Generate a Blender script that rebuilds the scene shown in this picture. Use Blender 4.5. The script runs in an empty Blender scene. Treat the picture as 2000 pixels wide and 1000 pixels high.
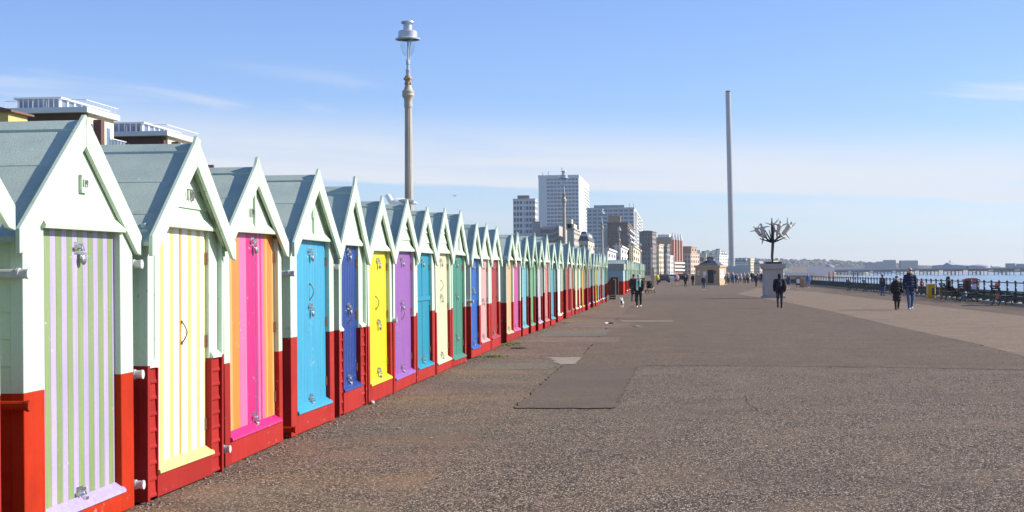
import bpy, bmesh, math, random
from mathutils import Vector, Matrix
R = math.radians
random.seed(11)
sc = bpy.context.scene
COL = sc.collection

# ------------------------------------------------------------------ camera
EYE = Vector((0, 0, 1.7))
FPX = 3000.0                                   # focal length in photo pixels (photo 2000 wide)
CAMROT = Matrix.Rotation(R(6.05), 3, 'Z') @ Matrix.Rotation(R(90.664), 3, 'X') @ Matrix.Rotation(R(-0.5), 3, 'Z')
cd = bpy.data.cameras.new('camera'); cam = bpy.data.objects.new('camera', cd); COL.objects.link(cam)
cd.sensor_width = 36; cd.lens = 36 * FPX / 2000; cd.clip_start = 0.1; cd.clip_end = 60000
cam.matrix_world = Matrix.Translation(EYE) @ CAMROT.to_4x4()
sc.camera = cam

# ------------------------------------------------------------------ world, sun, exposure
SUN_AZ, SUN_EL = R(76), R(30)                  # clockwise from +Y (the way the row runs), height
w = bpy.data.worlds.new('World'); sc.world = w; w.use_nodes = True
nt = w.node_tree; N = nt.nodes; L = nt.links
for n in list(N): N.remove(n)
out = N.new('ShaderNodeOutputWorld'); bg = N.new('ShaderNodeBackground')
sky = N.new('ShaderNodeTexSky'); sky.sky_type = 'NISHITA'; sky.sun_disc = False
sky.sun_elevation = SUN_EL; sky.sun_rotation = SUN_AZ
sky.altitude = 0; sky.air_density = 1.0; sky.dust_density = 0.0; sky.ozone_density = 3.0
bg.inputs['Strength'].default_value = 0.080
tc = N.new('ShaderNodeTexCoord'); sep = N.new('ShaderNodeSeparateXYZ'); L.new(tc.outputs['Generated'], sep.inputs[0])
def wmath(op, a, b=None, c=None):
    m = N.new('ShaderNodeMath'); m.operation = op
    for i, x in enumerate((a, b, c)):
        if x is None: continue
        if isinstance(x, (int, float)): m.inputs[i].default_value = x
        else: L.new(x, m.inputs[i])
    return m.outputs[0]
# thin high cloud: drawn-out streaks everywhere, and one veil lying low all round the horizon
cmb = N.new('ShaderNodeCombineXYZ'); L.new(wmath('MULTIPLY', sep.outputs[0], 2.2), cmb.inputs[0]); L.new(wmath('MULTIPLY', sep.outputs[1], 2.2), cmb.inputs[1])
L.new(wmath('ADD', wmath('MULTIPLY', sep.outputs[2], 26.0), wmath('MULTIPLY', sep.outputs[0], 1.7)), cmb.inputs[2])
n1 = N.new('ShaderNodeTexNoise'); n1.inputs['Scale'].default_value = 1.15; n1.inputs['Detail'].default_value = 8; n1.inputs['Roughness'].default_value = 0.55; n1.inputs['Distortion'].default_value = 0.9
L.new(cmb.outputs[0], n1.inputs['Vector'])
def wmr(v, a, b_, c, d_):
    r = N.new('ShaderNodeMapRange'); r.interpolation_type = 'SMOOTHSTEP'; L.new(v, r.inputs[0])
    for i, x in enumerate((a, b_, c, d_)): r.inputs[i+1].default_value = x
    return r.outputs[0]
el = wmath('ADD', sep.outputs[2], wmath('MULTIPLY', sep.outputs[0], 0.045))
el2 = wmath('ADD', el, wmath('MULTIPLY', wmath('SUBTRACT', n1.outputs['Fac'], 0.5), 0.030))
veil = wmath('MULTIPLY', wmr(el2, 0.049, 0.056, 0.0, 1.0), wmr(el2, 0.066, 0.105, 1.0, 0.0))
veil = wmath('MULTIPLY', veil, wmr(n1.outputs['Fac'], 0.32, 0.60, 0.42, 0.95))
wisp = wmath('MULTIPLY', wmr(n1.outputs['Fac'], 0.50, 0.70, 0.0, 0.85), wmr(sep.outputs[2], 0.15, 0.10, 0.0, 1.0))
fac = wmath('MAXIMUM', veil, wisp)
mixc = N.new('ShaderNodeMix'); mixc.data_type = 'RGBA'
hs = N.new('ShaderNodeHueSaturation'); hs.inputs['Saturation'].default_value = 1.0; hs.inputs['Value'].default_value = 1.0
tn = N.new('ShaderNodeVectorMath'); tn.operation = 'MULTIPLY'; tn.inputs[1].default_value = (.86, .95, 1.30); L.new(sky.outputs[0], tn.inputs[0]); L.new(tn.outputs[0], hs.inputs['Color'])
L.new(fac, mixc.inputs['Factor']); L.new(hs.outputs[0], mixc.inputs[6]); mixc.inputs[7].default_value = (6.2, 6.5, 7.1, 1)
L.new(mixc.outputs[2], bg.inputs['Color']); L.new(bg.outputs[0], out.inputs['Surface'])

sd = bpy.data.lights.new('sun', 'SUN'); sd.energy = 4.3; sd.angle = R(0.53); sd.color = (1.0, 0.93, 0.82)
sun = bpy.data.objects.new('sun', sd); COL.objects.link(sun)
SDIR = Vector((math.sin(SUN_AZ) * math.cos(SUN_EL), math.cos(SUN_AZ) * math.cos(SUN_EL), math.sin(SUN_EL)))
sun.rotation_euler = (-SDIR).to_track_quat('-Z', 'Y').to_euler(); sun.location = (60, 40, 90)
vs = sc.view_settings; vs.view_transform = 'Standard'; vs.look = 'None'; vs.gamma = 1; vs.use_curve_mapping = False
vs.exposure = 0.74
try:
    sc.cycles.volume_bounces = 0; sc.cycles.max_bounces = 6; sc.cycles.volume_max_steps = 64
except Exception: pass

# ------------------------------------------------------------------ helpers
def ray(px, py): return CAMROT @ Vector(((px - 1000) / FPX, (500 - py) / FPX, -1))
def onz(px, py, z=0.0): d = ray(px, py); return EYE + d * ((z - EYE.z) / d.z)
def onY(px, py, Y): d = ray(px, py); return EYE + d * (Y / d.y)
def onX(px, py, X): d = ray(px, py); return EYE + d * (X / d.x)

class MB:
    def __init__(s): s.v = []; s.f = []
    def add(s, vs, fs):
        o = len(s.v); s.v += [tuple(p) for p in vs]; s.f += [tuple(i + o for i in f) for f in fs]; return s
    def box(s, x0, x1, y0, y1, z0, z1):
        return s.add([(x0,y0,z0),(x1,y0,z0),(x1,y1,z0),(x0,y1,z0),(x0,y0,z1),(x1,y0,z1),(x1,y1,z1),(x0,y1,z1)],
                     [(0,3,2,1),(4,5,6,7),(0,1,5,4),(1,2,6,5),(2,3,7,6),(3,0,4,7)])
    def prism(s, poly, ax, a, b):
        n = len(poly)
        def P(p, t): return {'x': (t, p[0], p[1]), 'y': (p[0], t, p[1]), 'z': (p[0], p[1], t)}[ax]
        vs = [P(p, a) for p in poly] + [P(p, b) for p in poly]
        return s.add(vs, [tuple(range(n))[::-1], tuple(range(n, 2*n))] + [(i, (i+1) % n, n + (i+1) % n, n + i) for i in range(n)])
    def path(s, pts, rad, n=8, cap=True, sq=(1, 1)):
        pts = [Vector(p) for p in pts]; m = len(pts)
        if not isinstance(rad, (list, tuple)): rad = [rad] * m
        up = None; vs = []; fs = []
        for i, p in enumerate(pts):
            t = (pts[min(i+1, m-1)] - pts[max(i-1, 0)]).normalized()
            if up is None:
                up = Vector((0,0,1)) if abs(t.z) < .9 else Vector((1,0,0))
            a = t.cross(up).normalized(); up = a.cross(t).normalized()
            for k in range(n):
                an = 2*math.pi*k/n
                vs.append(p + a*math.cos(an)*rad[i]*sq[0] + up*math.sin(an)*rad[i]*sq[1])
        for i in range(m-1):
            for k in range(n):
                fs.append((i*n+k, i*n+(k+1)%n, (i+1)*n+(k+1)%n, (i+1)*n+k))
        if cap: fs += [tuple(range(n))[::-1], tuple(range((m-1)*n, m*n))]
        return s.add(vs, fs)
    def tube(s, a, b, r0, r1=None, n=8): return s.path([a, b], [r0, r0 if r1 is None else r1], n)
    def lathe(s, prof, n=16, c=(0,0,0), cap=True):
        vs = []; fs = []; m = len(prof)
        for r, z in prof:
            for k in range(n):
                an = 2*math.pi*k/n; vs.append((c[0]+r*math.cos(an), c[1]+r*math.sin(an), c[2]+z))
        for i in range(m-1):
            for k in range(n): fs.append((i*n+k, i*n+(k+1)%n, (i+1)*n+(k+1)%n, (i+1)*n+k))
        if cap: fs += [tuple(range(n))[::-1], tuple(range((m-1)*n, m*n))]
        return s.add(vs, fs)
    def ell(s, c, r, n=12, m=8, rot=None):
        vs = []; fs = []; c = Vector(c)
        for i in range(1, m):
            ph = math.pi*i/m
            for k in range(n):
                th = 2*math.pi*k/n
                q = Vector((r[0]*math.sin(ph)*math.cos(th), r[1]*math.sin(ph)*math.sin(th), r[2]*math.cos(ph)))
                vs.append(c + (rot @ q if rot else q))
        top = Vector((0,0,r[2])); 
        vs.append(c + (rot @ top if rot else top)); vs.append(c - (rot @ top if rot else top))
        T = (m-1)*n; B = T+1
        for i in range(m-2):
            for k in range(n): fs.append((i*n+k, (i+1)*n+k, (i+1)*n+(k+1)%n, i*n+(k+1)%n))
        for k in range(n): fs += [(T, k, (k+1)%n), (B, (m-2)*n+(k+1)%n, (m-2)*n+k)]
        return s.add(vs, fs)
    def cap(s, a, b, r0, r1=None, n=10):                               # round-ended tapered limb
        a = Vector(a); b = Vector(b); r1 = r0 if r1 is None else r1
        d = (b-a).normalized(); pts = []; rad = []
        for q in (-.98, -.7, -.3): pts.append(a + d*r0*q); rad.append(r0*math.sqrt(1-q*q))
        pts += [a, b]; rad += [r0, r1]
        for q in (.3, .7, .98): pts.append(b + d*r1*q); rad.append(r1*math.sqrt(1-q*q))
        return s.path(pts, rad, n)
    def mesh(s, name):
        me = bpy.data.meshes.new(name); me.from_pydata(s.v, [], s.f)
        bm = bmesh.new(); bm.from_mesh(me); bmesh.ops.recalc_face_normals(bm, faces=bm.faces); bm.to_mesh(me); bm.free()
        return me
    def build(s, name, mat, parent=None, off=None, smooth=None, bevel=0):
        if off is not None: s.v = [(p[0]-off[0], p[1]-off[1], p[2]-off[2]) for p in s.v]
        return link(name, s.mesh(name), mat, parent, smooth=smooth, bevel=bevel)
def link(name, me, mat, parent=None, loc=None, rot=None, smooth=None, bevel=0):
    if mat is not None and not me.materials: me.materials.append(mat)
    if smooth:
        me.shade_smooth(); me.set_sharp_from_angle(angle=R(smooth))
    o = bpy.data.objects.new(name, me); COL.objects.link(o)
    if parent is not None: o.parent = parent
    if loc is not None: o.location = loc
    if rot is not None: o.rotation_euler = rot
    if bevel:
        b = o.modifiers.new('edge', 'BEVEL'); b.width = bevel; b.segments = 1; b.limit_method = 'ANGLE'
    return o
def tag(o, label, cat, group=None):
    o['label'] = label; o['category'] = cat
    if group: o['group'] = group
    return o
def thing(name, label, cat, loc=(0,0,0), rz=0, group=None):
    o = bpy.data.objects.new(name, None); COL.objects.link(o); o.location = loc; o.rotation_euler = (0, 0, rz)
    o.empty_display_size = .2
    return tag(o, label, cat, group)
def struct(o): o['kind'] = 'structure'; return o
def stuff(o): o['kind'] = 'stuff'; return o
def remesh(mb, name, vox, smooth_it=2):
    me = mb.mesh(name); o = bpy.data.objects.new(name, me); COL.objects.link(o)
    m = o.modifiers.new('r', 'REMESH'); m.mode = 'VOXEL'; m.voxel_size = vox
    if smooth_it:
        q = o.modifiers.new('s', 'SMOOTH'); q.iterations = smooth_it; q.factor = .5
    dg = bpy.context.evaluated_depsgraph_get(); dg.update()
    nm = bpy.data.meshes.new_from_object(o.evaluated_get(dg)); nm.name = name
    bpy.data.objects.remove(o); bpy.data.meshes.remove(me)
    nm.shade_smooth(); nm.materials.clear()
    return nm

# ------------------------------------------------------------------ materials
MATS = {}
def mat(name, rgb, rough=.55, var=.10, vs=2.0, fine=.06, fs=60, bump=0.0, bs=60, metal=0, spec=.5, streak=0.0, rnd=0.0, mottle=None, objcol=False, chips=None):
    if name in MATS: return MATS[name]
    m = bpy.data.materials.new(name); m.use_nodes = True; t = m.node_tree; n = t.nodes; l = t.links
    b = n['Principled BSDF']; b.inputs['Roughness'].default_value = rough; b.inputs['Metallic'].default_value = metal
    b.inputs['Specular IOR Level'].default_value = spec
    g = n.new('ShaderNodeNewGeometry')
    def noise(scale, detail=4, vec=None):
        q = n.new('ShaderNodeTexNoise'); q.inputs['Scale'].default_value = scale; q.inputs['Detail'].default_value = detail
        l.new(vec or g.outputs['Position'], q.inputs['Vector']); return q.outputs['Fac']
    def mr(v, lo, hi, a=.25, bb=.75):
        q = n.new('ShaderNodeMapRange'); q.inputs[1].default_value = a; q.inputs[2].default_value = bb
        q.inputs[3].default_value = lo; q.inputs[4].default_value = hi; l.new(v, q.inputs[0]); return q.outputs[0]
    def mul(a, c):
        q = n.new('ShaderNodeMath'); q.operation = 'MULTIPLY'; l.new(a, q.inputs[0]); l.new(c, q.inputs[1]); return q.outputs[0]
    f = mr(noise(vs), 1-var, 1+var)
    if fine: f = mul(f, mr(noise(fs, 2), 1-fine, 1+fine))
    if streak:
        mp = n.new('ShaderNodeMapping'); mp.inputs['Scale'].default_value = (22, 22, .9); l.new(g.outputs['Position'], mp.inputs['Vector'])
        f = mul(f, mr(noise(1.6, 5, mp.outputs[0]), 1-streak, 1+streak*.5))
    if rnd:
        oi = n.new('ShaderNodeObjectInfo'); f = mul(f, mr(oi.outputs['Random'], 1-rnd, 1+rnd, 0, 1))
    base = n.new('ShaderNodeRGB'); base.outputs[0].default_value = (*rgb, 1); bc = base.outputs[0]
    if objcol:
        oi = n.new('ShaderNodeObjectInfo'); bc = oi.outputs['Color']
    if mottle:                                               # (rgb2, scale, lo, hi): second colour in patches with a shape of their own
        mx = n.new('ShaderNodeMix'); mx.data_type = 'RGBA'; l.new(mr(noise(mottle[1], 6), 0, 1, mottle[2], mottle[3]), mx.inputs['Factor'])
        l.new(bc, mx.inputs[6]); mx.inputs[7].default_value = (*mottle[0], 1); bc = mx.outputs[2]
    if chips:                                                # (rgb, scale, threshold): small flakes of lost paint, thickest where a broad noise says so
        nb = n.new('ShaderNodeMath'); nb.operation = 'MULTIPLY_ADD'; l.new(noise(1.7, 3), nb.inputs[0]); nb.inputs[1].default_value = .45; l.new(noise(chips[1], 5), nb.inputs[2])
        mx = n.new('ShaderNodeMix'); mx.data_type = 'RGBA'; l.new(mr(nb.outputs[0], 0, .8, chips[2], chips[2]+.05), mx.inputs['Factor'])
        l.new(bc, mx.inputs[6]); mx.inputs[7].default_value = (*chips[0], 1); bc = mx.outputs[2]
        mp = n.new('ShaderNodeMapping'); mp.inputs['Scale'].default_value = (14, 14, .8); l.new(g.outputs['Position'], mp.inputs['Vector'])
        mx = n.new('ShaderNodeMix'); mx.data_type = 'RGBA'; l.new(mr(noise(1.0, 6, mp.outputs[0]), 0, .35, .60, .76), mx.inputs['Factor'])   # runs of grime
        l.new(bc, mx.inputs[6]); mx.inputs[7].default_value = (rgb[0]*.5+.03, rgb[1]*.47+.022, rgb[2]*.42+.015, 1); bc = mx.outputs[2]
    v = n.new('ShaderNodeVectorMath'); v.operation = 'SCALE'; l.new(bc, v.inputs[0]); l.new(f, v.inputs['Scale'])
    l.new(v.outputs[0], b.inputs['Base Color'])
    if bump:
        bp = n.new('ShaderNodeBump'); bp.inputs['Strength'].default_value = bump; bp.inputs['Distance'].default_value = .01
        l.new(noise(bs, 3), bp.inputs['Height']); l.new(bp.outputs[0], b.inputs['Normal'])
    MATS[name] = m; return m

def asphalt(name, dark, mid, light, scale=75, stains=(), rough=.9, grain=1.0):
    m = bpy.data.materials.new(name); m.use_nodes = True; t = m.node_tree; n = t.nodes; l = t.links
    b = n['Principled BSDF']; b.inputs['Roughness'].default_value = rough; b.inputs['Specular IOR Level'].default_value = .25
    g = n.new('ShaderNodeNewGeometry'); P = g.outputs['Position']
    vo = n.new('ShaderNodeTexVoronoi'); vo.inputs['Scale'].default_value = scale; st = n.new('ShaderNodeMapping'); st.inputs['Scale'].default_value = (1, .5, 1); l.new(P, st.inputs[0]); l.new(st.outputs[0], vo.inputs['Vector'])
    sp = n.new('ShaderNodeSeparateColor'); l.new(vo.outputs['Color'], sp.inputs[0])
    no = n.new('ShaderNodeTexNoise'); no.inputs['Scale'].default_value = scale*.45; no.inputs['Detail'].default_value = 5; no.inputs['Roughness'].default_value = .7; l.new(st.outputs[0], no.inputs['Vector'])
    def mth(op, x, y=None, z=None):
        q = n.new('ShaderNodeMath'); q.operation = op
        for i, u in enumerate((x, y, z)):
            if u is None: continue
            if isinstance(u, (int, float)): q.inputs[i].default_value = u
            else: l.new(u, q.inputs[i])
        return q.outputs[0]
    # each stone of the aggregate has its own shade; dark binder shows between them
    gap = n.new('ShaderNodeMapRange'); gap.inputs[1].default_value = .30; gap.inputs[2].default_value = .62; gap.inputs[3].default_value = 0; gap.inputs[4].default_value = -.42*grain; l.new(vo.outputs['Distance'], gap.inputs[0])
    sv = mth('MULTIPLY_ADD', sp.outputs[0], .78*grain, .5-.30*grain)
    sv = mth('ADD', sv, gap.outputs[0]); adv = mth('ADD', sv, mth('MULTIPLY_ADD', no.outputs['Fac'], .9*grain, -.45*grain))
    cr = n.new('ShaderNodeValToRGB'); e = cr.color_ramp.elements
    e[0].position = .08; e[0].color = (*dark, 1); e[1].position = 1.0; e[1].color = (*light, 1)
    k = e.new(.45); k.color = (*mid, 1); k = e.new(.82); k.color = (mid[0]*1.75, mid[1]*1.75, mid[2]*1.75, 1); l.new(adv, cr.inputs[0]); col = cr.outputs[0]
    # broad unevenness of old surfacing
    for (sc_, lo, hi, rgb, amt, sx) in [(.9, .45, .7, (mid[0]*1.35, mid[1]*1.28, mid[2]*1.2), .45, 1), (.35, .5, .72, (mid[0]*.62, mid[1]*.63, mid[2]*.66), .5, 1)] + list(stains):
        mp = n.new('ShaderNodeMapping'); mp.inputs['Scale'].default_value = (sx, 1, 1); mp.inputs['Location'].default_value = (sc_*3.1, amt*7, 0); l.new(P, mp.inputs[0])
        q = n.new('ShaderNodeTexNoise'); q.inputs['Scale'].default_value = sc_; q.inputs['Detail'].default_value = 5; q.inputs['Roughness'].default_value = .65; l.new(mp.outputs[0], q.inputs['Vector'])
        r = n.new('ShaderNodeMapRange'); r.inputs[1].default_value = lo; r.inputs[2].default_value = hi; r.inputs[4].default_value = amt; l.new(q.outputs['Fac'], r.inputs[0])
        mx = n.new('ShaderNodeMix'); mx.data_type = 'RGBA'; l.new(r.outputs[0], mx.inputs['Factor']); l.new(col, mx.inputs[6]); mx.inputs[7].default_value = (*rgb, 1); col = mx.outputs[2]
    l.new(col, b.inputs['Base Color'])
    bp = n.new('ShaderNodeBump'); bp.inputs['Strength'].default_value = .35*grain; bp.inputs['Distance'].default_value = .006
    l.new(adv, bp.inputs['Height']); l.new(bp.outputs[0], b.inputs['Normal'])
    return m

MINT = (.55, .68, .52)
mint = mat('mint_paint', MINT, .5, .05, 1.5, .04, 40, bump=.06, bs=25, streak=.06, rnd=.04, chips=((.40, .36, .30), 26, .92))
red = mat('red_paint', (.43, .030, .008), .6, .10, 2.0, .06, 50, bump=.08, bs=30, streak=.12, rnd=.05, spec=.08, mottle=((.36, .024, .008), 3.0, .55, .8), chips=((.36, .22, .17), 24, .91))
crimson = mat('crimson_paint', (.34, .026, .020), .6, .10, 2.0, .06, 50, bump=.08, bs=30, streak=.12, rnd=.12, spec=.08, mottle=((.26, .018, .015), 3.0, .55, .8), chips=((.36, .22, .17), 24, .91))
rooff = mat('roof_felt', (.44, .52, .43), .8, .10, 1.3, .10, 90, bump=.25, bs=120, rnd=.06, chips=((.62, .62, .58), 20, .95), mottle=((.36, .44, .40), 2.2, .48, .72))
steel = mat('bright_steel', (.72, .70, .66), .28, .1, 8, .1, 90, metal=1.0)
darksteel = mat('dark_steel', (.10, .09, .08), .4, .1, 8, metal=.8)
rust = mat('rusty_hinge', (.28, .12, .05), .7, .25, 30, metal=.3)
brass = mat('brass', (.62, .45, .18), .35, .1, 9, metal=1.0)
wood = mat('raw_timber', (.58, .42, .22), .8, .15, 5, .1, 60)
pipe = mat('grey_plastic', (.52, .53, .52), .45, .06, 4)
white = mat('white_paint', (.78, .78, .76), .5, .06, .4, .04, 20)
black = mat('black_paint', (.018, .02, .022), .45, .15, 3)
HAZE = 8e-5
# ------------------------------------------------------------------ ground, beach, sea, far land
a_near = asphalt('coarse_asphalt', (.036, .026, .019), (.170, .124, .084), (.62, .49, .37), 80, grain=1.3)
a_mid = asphalt('worn_asphalt', (.045, .032, .022), (.158, .113, .073), (.44, .34, .25), 85, grain=1.0)
a_tan = asphalt('tan_asphalt', (.09, .066, .045), (.240, .176, .118), (.48, .37, .27), 85, grain=.85)
a_strip = asphalt('rosy_asphalt', (.036, .025, .018), (.170, .120, .082), (.58, .44, .33), 80, grain=1.2,
                  stains=[(.55, .52, .68, (0.348, 0.198, 0.077), .22, .6), (.7, .54, .7, (0.179, 0.160, 0.104), .35, 1.4), (.28, .55, .66, (0.283, 0.146, 0.090), .2, .5)])
a_patch = asphalt('smooth_asphalt', (.06, .045, .033), (.130, .096, .068), (.26, .20, .15), 110, grain=.6)
a_red = asphalt('reddish_asphalt', (.07, .048, .036), (.190, .132, .098), (.42, .31, .24), 80, grain=.9)
a_grey = asphalt('grey_green_asphalt', (.06, .048, .036), (.172, .138, .104), (.42, .34, .26), 80, grain=.9)
a_pale = asphalt('pale_mortar', (0.176, 0.146, 0.110), (0.286, 0.235, 0.184), (0.418, 0.358, 0.284), 60, grain=.5)
lawn = mat('lawn_grass', (.05, .09, .025), .9, .3, .05, .2, 3)
beachm = mat('shingle', (.34, .25, .17), .9, .18, .05, .12, 2.0, bump=.4, bs=2)

def sheet(name, pts, m, z=None):
    mb = MB(); mb.add([(p[0], p[1], p[2] if z is None else z) for p in pts], [tuple(range(len(pts)))])
    o = mb.build(name, m); struct(o); return o
sheet('promenade', [(-9, -15, 0), (16.4, -15, 0), (16.4, 900, 0), (-9, 900, 0)], a_near)
def patch(name, px, m, z):
    pts = [onz(x, y, z) for x, y in px]; out_ = []; rr = random.Random(len(px)*7+int(px[0][0]))
    for a, b in zip(pts, pts[1:]+pts[:1]):                     # ragged edges
        ln = (b-a).length; k = max(1, min(60, int(ln/.18)))
        for i in range(k):
            q = a+(b-a)*(i/k); j = min(.035, ln*.05)
            out_.append((q.x+rr.uniform(-j, j), q.y+rr.uniform(-j, j)*1.6, z))
    return sheet(name, out_, m)
patch('asphalt_or_shade_strip', [(60, 1060), (700, 1060), (880, 905), (1003, 797), (1100, 712), (1133, 699), (1185, 641), (1230, 602), (1258, 584), (1248, 573), (1200, 578), (1185, 590), (1000, 660), (800, 745), (560, 850), (300, 975)], a_strip, .004)
patch('asphalt_field', [(1131, 713), (1450, 714), (1700, 716.5), (2000, 722), (2085, 723.6), (2080, 717), (2000, 696), (1904, 671), (1772, 643), (1640, 612), (1534, 590), (1440, 574), (1290, 575), (1258, 584), (1230, 602), (1185, 641), (1133, 699)], a_mid, .004)
patch('asphalt_field', [(1440, 574), (1534, 590), (1640, 612), (1772, 643), (1904, 671), (2000, 696), (2080, 717), (2095, 723.9), (2400, 731), (2400, 680), (2000, 617), (1780, 592), (1600, 571), (1480, 562)], a_tan, .004)
patch('asphalt_or_shade_strip', [(1600, 571), (1780, 592), (2000, 617), (2400, 680), (2400, 655), (2000, 604), (1800, 582), (1620, 566)], a_mid, .004)  # shadow band near the railing, painted as a sheet of darker asphalt
patch('asphalt_patch', [(1100, 712), (1247, 713.5), (1200, 797), (1003, 797)], a_patch, .012)
patch('asphalt_patch', [(1066, 698.5), (1078, 697.2), (1100, 697.8), (1136, 697.3), (1129, 704), (1121, 711), (1095, 712), (1091, 709.5), (1083, 708), (1086, 704), (1076, 702), (1079, 700)], a_pale, .008)
patch('asphalt_patch', [(1024, 669), (1040, 660), (1213, 658), (1206, 669.5)], a_red, .008)
patch('asphalt_patch', [(1046, 657), (1070, 646), (1190, 644), (1183, 657)], a_grey, .008)
patch('asphalt_patch', [(1096, 640), (1112, 630), (1232, 630), (1226, 640)], a_red, .008)
patch('asphalt_patch', [(1150, 621), (1160, 615), (1247, 614.5), (1243, 620)], a_red, .008)
patch('asphalt_patch', [(1212, 627.6), (1216, 626), (1315, 626), (1314, 627.8)], a_pale, .012)
patch('asphalt_patch', [(905, 722), (945, 711), (1068, 708), (1090, 712), (1070, 722)], a_grey, .008)
# long seams where two surfacings meet, and other thin dark lines laid flat
tar = mat('tar', (.03, .026, .024), .8, .2, 6)
def ground_line(px, wd, z=.0135):
    pts = [onz(x, y, z) for x, y in px]; mb = MB()
    for a, b in zip(pts, pts[1:]):
        d = (b-a).normalized(); n = Vector((-d.y, d.x, 0))*wd
        mb.add([a-n, b-n, b+n, a+n], [(0,1,2,3)])
    struct(mb.build('dark_ground_line', tar))
ground_line([(1003, 797.6), (1090, 797.9), (1200, 798)], .003); ground_line([(1131, 713), (1300, 713.6), (1480, 714.5), (1700, 716.5), (2000, 722)], .012)
ground_line([(1290, 581.5), (1490, 582)], .03); ground_line([(1300, 601), (1500, 602)], .018); ground_line([(1560, 605), (1745, 606)], .03); ground_line([(1900, 605.5), (2010, 606)], .05)  # thin dark lines running straight across the paving
ground_line([(1455, 772), (1459, 778), (1458, 783), (1464, 790), (1476, 797), (1481, 803), (1500, 808), (1512, 814)], .004, .005)
rr = random.Random(9)
def crack(px, py, n_, ang, step=.14, wd=.0035):                # hairline cracks wander over the old surfacing
    q = onz(px, py, .0136); mb = MB()
    for i in range(n_):
        ang += rr.uniform(-.55, .55)*.6; d = Vector((math.cos(ang), math.sin(ang), 0))*step*rr.uniform(.6, 1.4); nrm = Vector((-d.y, d.x, 0)).normalized()*wd*rr.uniform(.4, 1.5)
        mb.add([q-nrm, q+d-nrm*.8, q+d+nrm*.8, q+nrm], [(0,1,2,3)]); q = q+d
    struct(mb.build('surface_crack', tar))
for a in ((1500, 760, 16, -1.2), (1512, 812, 20, .4), (1210, 880, 22, .5), (1650, 930, 24, 1.9), (1820, 800, 26, .9), (760, 900, 22, .2), (620, 880, 16, .6), (930, 800, 20, .3), (1380, 950, 16, 2.4), (1750, 735, 24, -.2), (1320, 690, 26, .1), (1560, 660, 30, .5)): crack(*a)
mb = MB()
for i in range(330):                                           # trodden gum and small spills
    q = onz(rr.uniform(300, 2000), 560+rr.random()**.7*440, .0145)
    if q.x < -3.6: continue
    r_ = rr.uniform(.008, .022); mb.lathe([(r_, 0), (r_*.9, .0015), (.001, .002)], 8, (q.x, q.y, q.z))
stuff(tag(mb.build('gum_spots', mat('old_gum', (.30, .27, .23), .8, .5, 3.0)), 'trodden pale gum spots scattered over the promenade', 'gum'))
# seaward edge: low kerb, sea wall, beach, sea
kerbm = mat('kerb_stone', (.36, .30, .24), .85, .15, 1, .1, 20)
struct(MB().box(15.9, 16.65, -15, 900, -.3, .10).build('kerb', kerbm))
LAND = [(16.6, -60), (16.6, 600), (40, 900), (95, 1500), (150, 2000), (205, 2400), (330, 3000), (430, 3400), (720, 3650), (900, 4600), (1900, 5600), (4200, 6500), (4200, 9000), (-4500, 9000), (-4500, -60)]
SHORE = [(60, -60), (60, 600), (80, 900), (150, 1500), (236, 2000), (260, 2400), (350, 3000), (440, 3400), (730, 3640), (930, 4580), (1930, 5590), (4300, 6500)]
mb = MB(); mb.add([(x, y, -.05) for x, y in LAND], [tuple(range(len(LAND)))]); struct(mb.build('land', lawn))
mb = MB(); k = 12
mb.add([(x, y, -.05) for x, y in LAND[:k]] + [(x+.4, y, -2.6) for x, y in LAND[:k]], [(i, i+1, k+i+1, k+i) for i in range(k-1)]); struct(mb.build('sea_wall', kerbm))
mb = MB(); mb.add([(x+.4, y, -2.6) for x, y in LAND[:k]] + [(x+4, y, -4.9) for x, y in SHORE], [(i, i+1, k+i+1, k+i) for i in range(k-1)]); struct(mb.build('beach', beachm))
sm = bpy.data.materials.new('sea_water'); sm.use_nodes = True; n = sm.node_tree.nodes; l = sm.node_tree.links; b = n['Principled BSDF']
b.inputs['Base Color'].default_value = (.10, .19, .27, 1); b.inputs['Roughness'].default_value = .18; b.inputs['IOR'].default_value = 1.33
g = n.new('ShaderNodeNewGeometry'); mp = n.new('ShaderNodeMapping'); mp.inputs['Scale'].default_value = (.05, .30, 1); l.new(g.outputs['Position'], mp.inputs[0])
q = n.new('ShaderNodeTexNoise'); q.inputs['Scale'].default_value = 1.0; q.inputs['Detail'].default_value = 8; l.new(mp.outputs[0], q.inputs['Vector'])
bp = n.new('ShaderNodeBump'); bp.inputs['Strength'].default_value = .5; bp.inputs['Distance'].default_value = .6; l.new(q.outputs['Fac'], bp.inputs['Height']); l.new(bp.outputs[0], b.inputs['Normal'])
mb = MB(); mb.add([(17, -60, -4.6), (12000, -60, -4.6), (12000, 12000, -4.6), (17, 12000, -4.6)], [(0,1,2,3)]); struct(mb.build('sea', sm))
# far hill with its tree line and scattered houses
hillm = mat('hill_fields', (.10, .13, .06), .95, .25, .004, .2, .05, mottle=((.22, .20, .11), .006, .48, .62))
prof = [(1180, 512), (1300, 508), (1430, 506), (1500, 508), (1540, 509), (1580, 509), (1620, 510), (1660, 513), (1700, 515), (1750, 516.5), (1800, 518), (1880, 520), (1960, 521.5), (2060, 522.5), (2300, 524)]
HY = 4300
mb = MB(); rows = []
for (dy, fz) in [(-650, 0), (-300, .45), (0, 1.0), (500, .9), (1200, .2)]:
    rows.append([Vector((onY(x, y, HY).x*(1+dy/HY), HY+dy, max(.5, onY(x, y, HY).z)*fz - .2)) for x, y in prof])
nn = len(prof); mb.add([p for r_ in rows for p in r_], [(j*nn+i, j*nn+i+1, (j+1)*nn+i+1, (j+1)*nn+i) for j in range(4) for i in range(nn-1)])
struct(mb.build('hill', hillm, smooth=60))
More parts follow.
